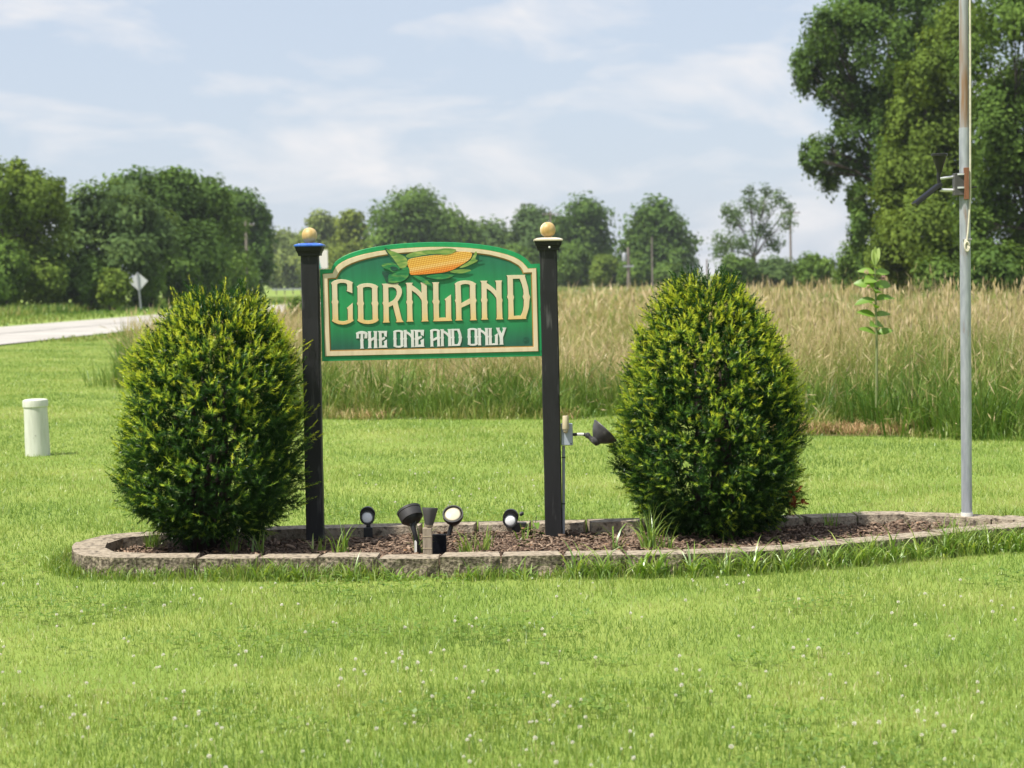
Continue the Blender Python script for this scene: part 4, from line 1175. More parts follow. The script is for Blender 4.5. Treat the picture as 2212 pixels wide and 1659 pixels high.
grow_out = outl + 0.0
def lawn_points(y0, y1, rho, marg=1.15):
    A = (y1 - y0) * 2 * (0.25 * y1 + marg)
    n = int(A * rho)
    y = rng.uniform(y0, y1, n)
    x = rng.uniform(-1, 1, n) * (0.25 * y1 + marg)
    k = np.abs(x) < 0.25 * y + marg
    return np.stack([x[k], y[k]], 1)
Vs, Fs, Ts, off = [], [], [], 0
ed = 5.7
while ed < 72:
    y1 = ed * 1.10
    dm = (ed + y1) / 2
    rho = 7800 * min(1.0, (7.5 / dm) ** 1.72)
    P = lawn_points(ed, y1, rho)
    x, y = P[:, 0], P[:, 1]
    keep = ~in_meadow(x, y - 0.25) & ~on_road(x, y)
    if 9.5 < y1 and ed < 13.5:
        keep &= ~inside(P, grow_out)
    P = P[keep]; x, y = P[:, 0], P[:, 1]
    n = len(P)
    if n:
        H = rng.uniform(0.018, 0.047, n) * (1 + 0.25 * noise_sum(x, y, 11, 0.6).clip(-1, 1))
        W = rng.uniform(0.0019, 0.0036, n) * max(1.0, (dm / 7.5) ** 0.85)
        lean = np.abs(rng.normal(0.45, 0.32, n)).clip(0, 1.25)
        yaw = rng.uniform(0, 2 * pi, n)
        big = noise_sum(x, y, 12, 0.30) * 0.15 + noise_sum(x, y, 13, 1.3) * 0.10 + noise_sum(x, y, 14, 4.0) * 0.05
        mow = 0.06 * np.sin((x * 0.95 + y * 0.3) * 2 * pi / 1.5)
        T = np.clip(0.47 + big + mow + rng.normal(0, 0.13, n) + (rng.random(n) < 0.06) * 0.42, 0, 1)
        Z = np.full(n, -0.003)
        V, F, T3 = blades(np.stack([x, y, Z], 1), H, W, lean, yaw, T, 2 if dm < 7.6 else 1, rng)
        Vs.append(V); Fs.append(F + off); Ts.append(T3); off += len(V)
    ed = y1
# uncut fringe against the blocks
for k in range(5200):
    pass
s_ = rng.uniform(0, total, 15000)
pp = np.array([on_outline(s) for s in s_])
qq = np.array([on_outline(s + 0.02) for s in s_])
tt_ = unit(qq - pp)
out = np.stack([tt_[:, 1], -tt_[:, 0]], 1) * sgn
offd = np.abs(rng.normal(0, 0.06, len(pp))) + 0.006
P = pp + out * offd[:, None]
clump = noise_sum(s_ * 1.0, s_ * 0.0, 31, 1.1)
keep = rng.random(len(P)) < (0.62 + 0.5 * clump).clip(0.15, 1)
P, offd, clump = P[keep], offd[keep], clump[keep]
n = len(P)
H = rng.uniform(0.06, 0.15, n) * (1 + 0.35 * clump.clip(-1, 1)) * (1.1 - offd * 3).clip(0.5, 1.1)
H = H * np.interp(P[:, 0], [-2.2, 0.2, 1.0, 2.4], [0.7, 0.78, 1.0, 1.15])
V, F, T3 = blades(np.stack([P[:, 0], P[:, 1], np.full(n, -0.003)], 1), H, rng.uniform(0.004, 0.0085, n), np.abs(rng.normal(0.6, 0.35, n)).clip(0, 1.3), rng.uniform(0, 2 * pi, n), np.clip(0.45 + rng.normal(0, 0.16, n), 0, 1), 2, rng)
Vs.append(V); Fs.append(F + off); Ts.append(T3); off += len(V)
tag(link('lawn_grass', np_mesh('lawn_grass', np.concatenate(Vs), np.concatenate(Fs), np.concatenate(Ts)), M['grass']), 'short mown lawn grass around the mulch bed', 'grass', kind='stuff')

# white clover
def clover_mesh(seed):
    r = np.random.default_rng(seed)
    Vc, Fc, Tc = [], [], []
    nP = 46
    i = np.arange(nP)
    ph = np.arccos(1 - 1.75 * (i + 0.5) / nP); th = i * 2.39996
    D = np.stack([np.sin(ph) * np.cos(th), np.sin(ph) * np.sin(th), np.cos(ph)], 1)
    c = np.array([0, 0, 0.075])
    o_ = 0
    for d in D:
        t1 = unit(np.cross(d, r.normal(0, 1, 3))); t2 = np.cross(d, t1)
        b = c + d * 0.003; t_ = c + (d + np.array([0, 0, 0.25])) * 0.0098 * r.uniform(0.85, 1.15)
        m_ = (b + t_) / 2
        Vc += [b, m_ + t1 * 0.0021, t_, m_ - t1 * 0.0021]
        Fc.append([o_, o_ + 1, o_ + 2, o_ + 3]); o_ += 4
        Tc += [0.25, 0.6 + 0.3 * d[2], 0.95, 0.6 + 0.3 * d[2]]
    b = r.normal(0, 0.008, 2)
    Vc += [np.array([b[0] - .0009, b[1], -0.004]), np.array([b[0] + .0009, b[1], -0.004]), np.array([.0007, 0, 0.07]), np.array([-.0007, 0, 0.07])]
    Fc.append([o_, o_ + 1, o_ + 2, o_ + 3]); Tc += [0, 0, 0, 0]
    me = np_mesh('clover_flower', np.array(Vc), np.array(Fc), np.array(Tc))
    me.materials.append(M['clover'])
    return me
CM = [clover_mesh(k) for k in range(4)]
pts = []
while len(pts) < 250:
    x, y = rng.uniform(-40, 2250), rng.uniform(1235, 1690)
    w = 0.25 + 0.5 * (noise_sum(np.array([x / 400.0]), np.array([y / 140.0]), 44, 0.8)[0] > 0.1)
    w += 0.9 * (60 < x < 420 and 1380 < y < 1500) + 0.6 * (850 < x < 1250 and 1400 < y < 1560)
    if rng.random() < w: pts.append((x, y))
for _ in range(36):
    pts.append((rng.uniform(750, 1330), rng.uniform(1010, 1095)))
for (x, y) in pts[:280]:
    p = at_z(x, y, 0.07)
    if inside(np.array([p[:2]]), grow_out)[0]: continue
    o_ = bpy.data.objects.new('clover_flower', CM[rng.integers(4)])
    o_.location = (p[0], p[1], rng.uniform(-0.004, 0.004))
    o_.rotation_euler = (rng.normal(0, 0.12), rng.normal(0, 0.12), rng.uniform(0, 6.28))
    s = rng.uniform(0.45, 0.85)
    o_.scale = (s, s, min(s, 1.0))
    col.objects.link(o_)
    tag(o_, 'small white clover flower head in the mown lawn', 'flower', 'clover flowers scattered over the lawn')

# patches of clover leaves among the grass
n = 26000
P = np.stack([rng.uniform(-4.2, 4.2, n), rng.uniform(5.8, 13.5, n)], 1)
k = (noise_sum(P[:, 0], P[:, 1], 45, 0.55) + 0.5 * noise_sum(P[:, 0], P[:, 1], 46, 1.7) > 0.62) & (np.abs(P[:, 0]) < 0.25 * P[:, 1] + 1.0) & ~inside(P, grow_out)
P = P[k]; n = len(P)
Vs, Ts = [], []
ya = rng.uniform(0, 2 * pi, n); zz_ = rng.uniform(0.025, 0.05, n); rl = rng.uniform(0.006, 0.011, n)
for j in range(3):
    a = ya + j * 2.094
    d = np.stack([np.cos(a), np.sin(a), rng.normal(0.1, 0.25, n)], 1); sd2 = np.stack([-np.sin(a), np.cos(a), rng.normal(0, 0.3, n)], 1)
    c0_ = np.stack([P[:, 0], P[:, 1], zz_], 1)
    Vs.append(np.stack([c0_, c0_ + d * (rl * 1.1)[:, None] + sd2 * (rl * 0.75)[:, None], c0_ + d * (rl * 1.9)[:, None], c0_ + d * (rl * 1.1)[:, None] - sd2 * (rl * 0.75)[:, None]], 1).reshape(-1, 3))
V = np.concatenate(Vs)
tag(link('clover_leaves', np_mesh('clover_leaves', V, np.arange(len(V)).reshape(-1, 4), np.repeat(np.clip(rng.normal(0.22, 0.1, 3 * n), 0, 1), 4)), M['grass']), 'low patches of small green clover leaves in the lawn', 'clover', kind='stuff')

# ------------------------------------------------------------------ weeds in the bed
def tuft(name, label, foot_px, spec, seed, cat='weed', wide=1.0, z=0.045, m='weed'):
    """spec: list of (count, height range in m, lean mean, width)"""
    r = np.random.default_rng(seed)
    f = at_z(foot_px[0], foot_px[1], z)
    root_z = z - 0.03
    Vs, Fs, Ts, off = [], [], [], 0
    for (n, h0, h1, ln, w) in spec:
        for k in range(int(n * 2.0)):
            L = r.uniform(h0, h1) * 1.3 + 0.02; yaw = r.uniform(0, 2 * pi); le = abs(r.normal(ln * 1.45, 0.3)); w0 = w * r.uniform(0.8, 1.5)
            d = np.array([cos(yaw), sin(yaw), 0]); s = np.array([-sin(yaw), cos(yaw), 0])
            tw = r.uniform(0, pi); s = s * cos(tw) + d * sin(tw) * 0.6
            b = np.array([r.normal(0, 0.022 * wide), r.normal(0, 0.022 * wide), -0.01])
            ns = 6; V = []
            p = b.copy(); a = le * 0.15
            for i in range(ns + 1):
                q = i / ns
                ww = w0 * (1 - q ** 2.2) * (0.7 + 0.6 * min(q * 3, 1) * (1 - q))
                V += [p - s * ww / 2, p + s * ww / 2]
                a = le * (0.15 + 1.7 * q ** 1.5)
                p = p + (d * sin(a) + np.array([0, 0, 1]) * cos(a)) * L / ns
            F = [[2 * i, 2 * i + 1, 2 * i + 3, 2 * i + 2] for i in range(ns)]
            Vs.append(np.array(V)); Fs.append(np.array(F) + off); off += len(V)
            Ts.append(np.full(len(V), np.clip(r.normal(0.6, 0.2), 0, 1)))
    o = link(name, np_mesh(name, np.concatenate(Vs), np.concatenate(Fs), np.concatenate(Ts)), M[m])
    o.location = (f[0], f[1], root_z)
    tag(o, label, cat, 'grass weeds growing in the mulch bed')
    return o
T_ = [
    ('broad arching grass weed under the feathery yew', (500, 1192), [(7, .10, .20, .55, .010), (4, .05, .1, .4, .008)]),
    ('arching crabgrass clump between feathery yew and front blocks', (560, 1196), [(9, .10, .21, .75, .009)]),
    ('short fine grass clump inside the curved end of the block ring', (330, 1180), [(40, .05, .12, .35, .005)]),
    ('fine grass weeds beside the yew trunk near the curved end', (365, 1172), [(30, .04, .11, .35, .005)]),
    ('pale grass tuft leaning at the foot of the blue-capped post', (690, 1190), [(8, .06, .14, .55, .008)]),
    ('tall bright grass tuft between blue-capped post and front blocks', (735, 1194), [(11, .08, .18, .5, .009)]),
    ('long crossing grass blades in front of the bell lamp', (908, 1198), [(5, .14, .24, .45, .007), (3, .1, .2, 1.0, .007)]),
    ('spreading grass clump beside the small solar panel', (1010, 1196), [(14, .07, .17, .6, .008)]),
    ('upright grass clump between solar panel and hooded spotlight', (1048, 1190), [(16, .06, .16, .35, .007)]),
    ('thin grass seedling beside the hooded spotlight with side bracket', (1133, 1172), [(8, .06, .13, .4, .007)]),
    ('tall seeding grass clump under the conical yew', (1405, 1186), [(16, .10, .26, .4, .008), (8, .12, .2, .8, .008)]),
    ('long drooping grass blades beside the tall seeding clump', (1330, 1188), [(5, .12, .24, .9, .008)]),
    ('short grass weeds on the lawn side of the seeding clump', (1440, 1186), [(12, .06, .15, .5, .007)]),
    ('small arching grass tuft at the conical yew trunk', (1562, 1158), [(7, .08, .15, .6, .009)]),
    ('slender grass wisp just past the conical yew trunk', (1625, 1150), [(4, .08, .15, .7, .006)]),
    ('sparse wiry weeds between conical yew and flagpole', (1790, 1140), [(14, .06, .14, .5, .005)]),
    ('yellowish weed patch against the back blocks towards the flagpole', (1850, 1132), [(22, .05, .12, .6, .006)]),
    ('broad-leaved grass clump in front of the flagpole foot', (2050, 1160), [(9, .06, .14, .5, .010)]),
]
for i, (lb, px, sp) in enumerate(T_):
    tuft('grass_tuft', lb, px, sp, 300 + i)
for i in range(26):                       # coarse blades against the front of the blocks
    x = [470, 640, 760, 1130, 1385, 1420, 1500, 1620, 1700, 1790, 1880, 1930, 1985, 2040, 2090, 2140, 2180, 2205, 610, 560, 860, 1010, 1250, 1310, 1560, 1840][i]
    yb = np.interp(x, [p[0] for p in front], [p[1] for p in front])
    tuft('crabgrass_clump', 'coarse bright crabgrass clump growing against the front of the blocks', (x, yb + 50), [(int(6 + 9 * (x > 1200)), .07 + .03 * (x > 1200), .15 + .07 * (x > 1200), .85, .011), (7, .05, .12, .9, .011)], 360 + i, z=0.0, wide=1.05)['group'] = 'crabgrass along the block edging'
# leafy sapling by the plain-capped post
f = at_z(1152, 1160, 0.045)
sap = thing('seedling_plant', (f[0], f[1], 0.03), 'thin leafy seedling beside the plain-capped post', 'plant')
def leaf_mesh(L, W, cup=0.15, bend=0.3, tint=0.5, seed=0):
    V, F, T = [], [], []
    nu = 7
    for i in range(nu + 1):
        q = i / nu
        w = W * (sin(pi * min(q * 0.97 + 0.015, 1.0))) ** 0.75 / 2
        x = L * q; z = -bend * L * q * q
        V += [(x, -w, z + cup * w), (x, 0, z), (x, w, z + cup * w)]
        T += [tint, min(tint + 0.15, 1), tint]
    for i in range(nu):
        for j in range(2):
            F.append((i * 3 + j, i * 3 + j + 1, (i + 1) * 3 + j + 1, (i + 1) * 3 + j))
    return np_mesh('leaf', np.array(V), np.array(F), np.array(T))
def place_leaf(root, base, yaw, pitch, L, W, tint, bend=0.3, m='milkleaf', roll=0.0):
    o = link('leaf', leaf_mesh(L, W, 0.25, bend, tint), M[m], root, smooth=True)
    o.location = tuple(np.array(base) - np.array(root.location))
    o.rotation_euler = (roll, -pitch, yaw)
    return o
stp = [(f[0], f[1], 0.0), (f[0] + 0.005, f[1], 0.08), (f[0] + 0.02, f[1], 0.16), (f[0] + 0.015, f[1], 0.20)]
G().tube(stp, [0.003, 0.0025, 0.002, 0.001], 6).build('stem', M['stem'], root=sap)
for k, (z_, L_) in enumerate([(0.06, .07), (0.09, .08), (0.12, .085), (0.15, .08), (0.175, .07), (0.195, .05)]):
    place_leaf(sap, (f[0] + 0.015, f[1], z_), k * 2.4, 0.5, L_, L_ * 0.4, 0.25, bend=0.8)

# ------------------------------------------------------------------ meadow
def meadow_pts(y0, y1, n, marg=2.2):
    y = rng.uniform(y0, y1, n); x = rng.uniform(-1, 1, n) * (0.25 * y1 + marg)
    k = (np.abs(x) < 0.25 * y + marg) & in_meadow(x, y) & (x > road_x(y) + 1.2)
    return x[k], y[k]
Vs, Fs, Ts, off = [], [], [], 0
def addb(V, F, T):
    global off
    Vs.append(V); Fs.append(F + off); Ts.append(T); off += len(V)
def stand_h(x, y):
    h = np.interp(x, [-7, -4, -1.5, 1.2, 2.2, 6], [0.85, 0.80, 0.66, 0.66, 0.90, 0.98]) + 0.22 * noise_sum(x, y, 51, 0.25) + 0.15 * noise_sum(x, y, 54, 0.9) - 0.42 * ((y - 26) / 36).clip(0, 1)
    edge = (y - edge_y(x)).clip(0, 3)
    return h * (0.45 + 0.55 * (edge / 1.3).clip(0, 1))
for (y0, y1, n, wk, sk) in [(18, 21, 26000, 1.0, .35), (21, 24.5, 44000, 1.0, .35), (24.5, 30, 34000, 1.25, .5), (30, 42, 28000, 2.0, .6), (42, 65, 24000, 3.5, .6), (65, 105, 12000, 8.5, .5), (105, 150, 6000, 12.0, .4)]:
    x, y = meadow_pts(y0, y1, n)
    n = len(x)
    tus = np.zeros(n, bool); tyaw = np.zeros(n); tlean = np.zeros(n); tcol = np.zeros(n); tht = np.ones(n)
    if y1 < 32:
        nc = int(n / 42)
        ci_ = rng.integers(0, n, nc)
        tus = rng.random(n) < 0.72
        own = rng.integers(0, nc, n)
        cr0 = rng.uniform(0.10, 0.26, nc)
        off_ = rng.normal(0, 1, (n, 2)).clip(-2, 2) * cr0[own][:, None]
        nx_, ny_ = x[ci_][own] + off_[:, 0], y[ci_][own] + off_[:, 1]
        x = np.where(tus, nx_, x); y = np.where(tus, ny_, y)
        cdir = rng.uniform(0, 2 * pi, nc)
        tyaw = np.where(rng.random(n) < 0.6, np.arctan2(off_[:, 1], off_[:, 0]), cdir[own]) + rng.normal(0, 0.35, n)
        tlean = np.hypot(off_[:, 0], off_[:, 1]) / cr0[own] * rng.uniform(0.15, 0.42, n) + rng.uniform(0, 0.35, nc)[own]
        tcol = rng.normal(0, 0.17, nc)[own]; tht = rng.uniform(0.6, 1.15, nc)[own]
    hs = stand_h(x, y)
    H = hs * rng.beta(4, 2.2, n) * 1.25 * np.where(tus, tht, 1.0)
    edge = (y - edge_y(x)).clip(0, 5)
    dry = 0.37 + 0.30 * noise_sum(x, y, 52, 0.14) + 0.12 * noise_sum(x, y, 53, 0.6) + 0.25 * (H / 1.2) + 0.05 * (edge - 2).clip(-2, 2) + np.where(x < -1.5, 0.12, 0)
    dry = np.where(edge < 0.9, dry - 0.22, dry)
    T = np.clip(dry + np.where(tus, tcol, 0) + rng.normal(0, 0.11, n), 0, 1)
    gust = 2.5 * noise_sum(x, y, 55, 0.5)
    wind = gust + np.where(rng.random(n) < 0.35, rng.normal(0.3, 0.7, n), rng.uniform(0, 2 * pi, n))
    wind = np.where(tus, tyaw, wind)
    lean_ = (np.abs(rng.normal(0.26, 0.30, n)) + 0.30 * noise_sum(x, y, 56, 0.8).clip(0, 1.2)).clip(0, 1.35)
    lean_ = np.where(tus, tlean.clip(0, 1.3), lean_)
    V, F, T3 = blades(np.stack([x, y, np.zeros(n)], 1), H, rng.uniform(0.004, 0.009, n) * wk, lean_, wind, T, 2, rng)
    # stems greener towards the root
    T3 = T3.reshape(-1, 5); T3[:, :2] *= 0.40; T3[:, 2:4] *= 0.78; T3 = T3.ravel()
    addb(V, F, T3)
    k = rng.random(n) < sk * np.where(H > 0.62 * hs, 0.8, 0.15)
    tips = V.reshape(-1, 5, 3)[k, 4]; mids = V.reshape(-1, 5, 3)[k][:, 2:4].mean(1)
    dd = unit(tips - mids); m_ = len(tips)
    L = rng.uniform(0.07, 0.20, m_) * max(1, wk * 0.6); W = rng.uniform(0.004, 0.012, m_) * max(1, wk * 0.7)
    s1 = unit(np.cross(dd, rng.normal(0, 1, (m_, 3))))
    V = np.stack([tips - dd * (L * 0.4)[:, None], tips + s1 * W[:, None] / 2 + dd * (L * 0.1)[:, None], tips + dd * (L * 0.6)[:, None], tips - s1 * W[:, None] / 2 + dd * (L * 0.1)[:, None]], 1).reshape(-1, 3)
    i4 = np.arange(m_)[:, None] * 4
    F = np.concatenate([i4 + np.array([[0, 1, 2]]), i4 + np.array([[0, 2, 3]])])
    addb(V, F, np.repeat(np.clip(0.70 + rng.normal(0, 0.14, m_), 0, 1), 4))
# scattered taller seeding stalks
n = 420
x = rng.uniform(1.6, 8.5, n); y = edge_y(x) + rng.uniform(0.6, 8, n)
H = rng.uniform(1.0, 1.42, n)
V, F, T3 = blades(np.stack([x, y, np.zeros(n)], 1), H, rng.uniform(0.005, 0.009, n), np.abs(rng.normal(0.1, 0.1, n)), rng.uniform(0, 6.28, n), rng.uniform(0.5, 0.9, n), 2, rng)
addb(V, F, T3)
tips = V.reshape(-1, 5, 3)[:, 4]
for j in range(5):
    o4 = rng.normal(0, 0.010, (n, 3)) - np.array([0, 0, 0.035]) * j
    w4 = rng.uniform(0.008, 0.017, n)[:, None]; s4 = unit(rng.normal(0, 1, (n, 3)) * np.array([1, 1, 0.2]))
    up4 = np.array([0, 0, 0.045])
    addb(np.stack([tips + o4 - up4, tips + o4 + s4 * w4, tips + o4 + up4, tips + o4 - s4 * w4], 1).reshape(-1, 3), np.concatenate([np.arange(n)[:, None] * 4 + np.array([[0, 1, 2]]), np.arange(n)[:, None] * 4 + np.array([[0, 2, 3]])]), np.repeat(rng.uniform(0.6, 0.95, n), 4))
# rank green weed clumps among the dry grass
nc = 120
cx_ = rng.uniform(-6, 9, nc); cy_ = edge_y(cx_) + np.abs(rng.normal(0.4, 1.6, nc)) + 0.05
own = rng.integers(0, nc, 9500); n = len(own)
of2 = rng.normal(0, 1, (n, 2)).clip(-2, 2) * rng.uniform(0.08, 0.24, nc)[own][:, None]
x = cx_[own] + of2[:, 0]; y = cy_[own] + of2[:, 1]
V, F, T3 = blades(np.stack([x, y, np.zeros(n)], 1), rng.uniform(0.3, 1.0, n) * rng.uniform(0.45, 1.0, nc)[own], rng.uniform(0.008, 0.020, n), np.abs(rng.normal(0.55, 0.35, n)).clip(0, 1.3), np.arctan2(of2[:, 1], of2[:, 0]) + rng.normal(0, 0.6, n), np.clip(rng.normal(0.16, 0.08, n) + rng.normal(0, 0.08, nc)[own], 0, 0.5), 2, rng)
addb(V, F, T3)
# leafy green skirt along the mown edge
n = 30000
x = rng.uniform(-7, 8, n); e_ = rng.normal(0.05, 0.42, n); e_ = np.where(e_ < -0.25, -e_, e_); y = edge_y(x) + e_
V, F, T3 = blades(np.stack([x, y, np.zeros(n)], 1), rng.uniform(0.10, 0.40, n) * (0.42 + 0.8 * (e_ + 0.25)).clip(0.2, 1.1) * (1 + 0.3 * noise_sum(x, y, 62, 1.1)).clip(0.4, 1.5), rng.uniform(0.005, 0.012, n), np.abs(rng.normal(0.65, 0.4, n)).clip(0, 1.4), rng.uniform(0, 2 * pi, n), np.clip(rng.normal(0.33, 0.12, n) + 0.14 * noise_sum(x, y, 61, 0.5), 0, 0.7), 2, rng)
addb(V, F, T3)
tag(link('meadow_grass', np_mesh('meadow_grass', np.concatenate(Vs), np.concatenate(Fs), np.concatenate(Ts)), M['meadow']), 'tall tan and green unmown meadow grass behind the lawn', 'grass', kind='stuff')
# dead cut straw at the mown edge
n = 5200
x = np.concatenate([rng.uniform(2.4, 6.5, 4300), rng.normal(-1.55, 0.16, 130), rng.normal(0.55, 0.1, 120), rng.uniform(2.4, 6.5, 650)])
y = edge_y(x) + rng.normal(0, 1, n) * (0.06 + 0.07 * np.abs(noise_sum(x, x * 0, 72, 0.9))) - 0.08
cl = (noise_sum(x, np.zeros(n), 71, 0.55) > 0.05 + 0.5 * np.abs(y - edge_y(x) + 0.08) / 0.15 - 0.4) | (x < 2)
x, y = x[cl], y[cl]; n = len(x)
V, F, T3 = blades(np.stack([x, y, rng.uniform(0, 0.05, n)], 1), rng.uniform(0.06, 0.17, n), rng.uniform(0.004, 0.009, n), np.abs(rng.normal(1.15, 0.3, n)).clip(0.3, 1.5), rng.uniform(0, 2 * pi, n), rng.random(n), 2, rng)
tag(link('dead_straw', np_mesh('dead_straw', V, F, T3), M['straw']), 'orange dead grass clippings along the meadow edge', 'straw', kind='stuff')

# verge weeds beyond the road
def strip_weeds(name, label, n, xy_fn, h0, h1, w, t0, t1):
    x, y = xy_fn(n); n = len(x)
    V, F, T3 = blades(np.stack([x, y, np.zeros(n)], 1), rng.uniform(h0, h1, n), rng.uniform(0.5, 1.4, n) * w, np.abs(rng.normal(0.4, 0.3, n)), rng.uniform(0, 2 * pi, n), np.clip(rng.uniform(t0, t1, n) + 0.15 * noise_sum(x, y, 81, 0.05), 0, 1), 2, rng)
    tag(link(name, np_mesh(name, V, F, T3), M['meadow']), label, 'weeds', kind='stuff')
def verge(n):
    y = rng.uniform(60, 190, n); x = road_x(y) - 7.6 - rng.uniform(0, 1, n) ** 0.8 * 9
    return x, y
strip_weeds('verge_grass', 'green roadside verge grass beyond the road', 9000, verge, 0.08, 0.25, 0.06, 0.1, 0.36)
def verge2(n):
    y = rng.uniform(95, 150, n); x = road_x(y) - 14.5 - rng.uniform(0, 3, n)
    return x, y
strip_weeds('verge_weeds', 'tan and yellow tall weeds at the foot of the roadside wood', 8000, verge2, 0.25, 0.7, 0.07, 0.12, 0.62)
def nearverge(n):
    y = rng.uniform(55, 150, n); x = road_x(y) + rng.uniform(0.1, 1.8, n)
    return x, y
strip_weeds('roadside_grass', 'green grass strip along the meadow side of the road', 6000, nearverge, 0.04, 0.14, 0.04, 0.1, 0.4)
def farfield(n):
    y = rng.uniform(150, 300, n); x = rng.uniform(-20, 80, n)
    return x, y
strip_weeds('field_grass', 'rough green and tan field grass far beyond the meadow', 9000, farfield, 0.15, 0.4, 0.16, 0.1, 0.62)
def dockw(n):
    y = rng.uniform(60, 80, n); x = rng.uniform(10, 26, n)
    return x, y
strip_weeds('dock_weeds', 'green and brown rank weeds before the large trees', 8000, dockw, 0.4, 0.95, 0.05, 0.05, 0.5)

# milkweed
mb = at_y(1893, 900, 19.3)
mk = thing('milkweed_plant', (mb[0], 19.3, 0.0), 'tall milkweed with broad opposite leaves rising above the meadow grass', 'plant')
topz = at_y(1888, 572, 19.3)[2]
topx = at_y(1890, 572, 19.3)[0]
G().tube([(mb[0], 19.3, 0.0), ((mb[0] + topx) / 2 + 0.01, 19.3, topz * 0.55), (topx, 19.3, topz)], [0.014, 0.012, 0.007], 8).build('stem', M['stem'], root=mk)
nl = 10
for k in range(nl):
    z_ = topz - 0.03 - k * (0.05 + 0.002 * k)
    x_ = topx + (mb[0] - topx) * (topz - z_) / topz
    L_ = [0.12, .16, .19, .20, .20, .19, .19, .18, .17, .17, .16, .16, .15, .15][k]
    for s_ in (0, 1):
        place_leaf(mk, (x_, 19.3, z_), (0.1 if k % 2 else 1.35) + s_ * pi + rng.normal(0, 0.2), rng.uniform(0.1, 0.6), L_ * 0.95, L_ * 0.56, 0.28 + 0.025 * (nl - k) + rng.uniform(-.1, .1), bend=rng.uniform(0.1, 0.5), roll=(0.75 if s_ == 0 else -0.75) * rng.uniform(0.6, 1.3))
for (yw, pt, L_) in ((0.3, 1.25, 0.17), (3.3, 1.35, 0.15), (1.8, 1.45, 0.18)):
    place_leaf(mk, (topx, 19.3, topz - 0.01), yw, pt, L_, 0.085, 0.95, bend=-0.1, roll=0.4)
for (px, py) in ((1872, 588), (1908, 600), (1876, 622)):
    q = at_y(px, py, 19.25)
    g = G()
    for k in range(16):
        d = unit(rng.normal(0, 1, 3)) * 0.022
        g.lathe([(0.0, -0.006), (0.006, 0.0), (0.0, 0.006)], 6, tuple(q + d))
    g.tube([tuple(q), (topx, 19.3, q[2] - 0.04)], 0.0025, 5)
    g.build('blossom_cluster', M['pink'], root=mk)

# ------------------------------------------------------------------ utility pedestal
pb = at_z(82, 984, 0.0)
pt_ = at_y(76, 866, pb[1])
ped = thing('utility_pedestal', (pb[0], pb[1], 0.0), 'pale green cylindrical utility pedestal with flat cap standing in the lawn', 'utility pedestal')
axp = Vector(pt_ - pb).normalized()
hp = float(np.linalg.norm(pt_ - pb))
sc_ = pb[1] / FPX
G().lathe([(26.5 * sc_, -0.05), (26.5 * sc_, 0.10), (25.0 * sc_, hp - 0.05), (25.0 * sc_, hp)], 32, tuple(pb), axp).build('tube', M['pedestal'], root=ped, auto=40)
cp = G().lathe([(25.6 * sc_, hp - 0.055), (27.2 * sc_, hp - 0.05), (27.4 * sc_, hp - 0.01), (26.6 * sc_, hp + 0.008), (22 * sc_, hp + 0.016), (0, hp + 0.022)], 32, tuple(pb), axp).build('cap', M['pedestal'], root=ped, auto=40)
q = pb + np.array(axp) * hp * 0.38
G().lathe([(0.004, 0), (0.004, 0.003), (0, 0.004)], 8, (q[0] + 0.012, q[1] - 26 * sc_, q[2]), (0, -1, 0)).build('lock_screw', M['dark_plastic'], root=ped)

# ------------------------------------------------------------------ road signs and utility poles
def leaf_obj(): pass
DSY = 118.0
dbase, dtop = at_y(305, 670, DSY), at_y(297, 588, DSY)
dbase[2] = 0
ds = thing('warning_sign', (dbase[0], DSY, 0), 'bare back of a leaning diamond road sign beyond the road', 'road sign')
cdm = at_y(299, 608.5, DSY)
h = 20.5 * DSY / FPX
lean = math.atan2(dtop[0] - dbase[0], dtop[2])
dirv = np.array([sin(lean), 0, cos(lean)])
ex = np.array([cos(lean), 0, -sin(lean)])
Vd = []
for yy in (0, 0.02):
    for (a, b) in ((0, 1), (1, 0), (0, -1), (-1, 0)):
        Vd.append(cdm + ex * a * h + dirv * b * h + np.array([0, yy, 0]))
G().add(Vd, [(0, 1, 2, 3), (7, 6, 5, 4), (0, 4, 5, 1), (1, 5, 6, 2), (2, 6, 7, 3), (3, 7, 4, 0)]).build('panel', M['sign_back'], root=ds)
G().tube([dbase - dirv * 0.1, dtop + np.array([0, -0.05, 0]) * 1], 0.055, 8).build('post', M['galv'], root=ds)

def square_sign(label, px, py, wpx, hpx, d, m, extra=None):
    c_ = at_y(px, py, d)
    w, hh = wpx * d / FPX, hpx * d / FPX
    r_ = thing('road_sign', (c_[0], d, 0), label, 'road sign')
    G().box((c_[0], d, c_[2]), (w, 0.02, hh), bev=0.004).build('panel', m, root=r_)
    G().tube([(c_[0], d + 0.05, -0.05), (c_[0], d + 0.05, c_[2] + hh * 0.45)], 0.035, 8).build('post', M['galv'], root=r_)
    if extra: extra(r_, c_, w, hh, d)
def teal_bit(r_, c_, w, hh, d):
    G().add([(c_[0] - w / 2 - 0.03, d - 0.02, c_[2] - hh / 2), (c_[0] - w / 2 + 0.10, d - 0.02, c_[2] - hh / 2), (c_[0] - w / 2 - 0.03, d - 0.02, c_[2] + hh * 0.25)], [(0, 1, 2)]).build('corner_stripe', M['teal'], root=r_)
square_sign('white roadside sign with teal corner showing behind the blue-capped post', 698, 560, 20, 40, 88, M['white_plastic'], teal_bit)
square_sign('small white sign standing before the roadside wood by the utility pole', 517, 600, 10, 20, 150, M['sign_back'])

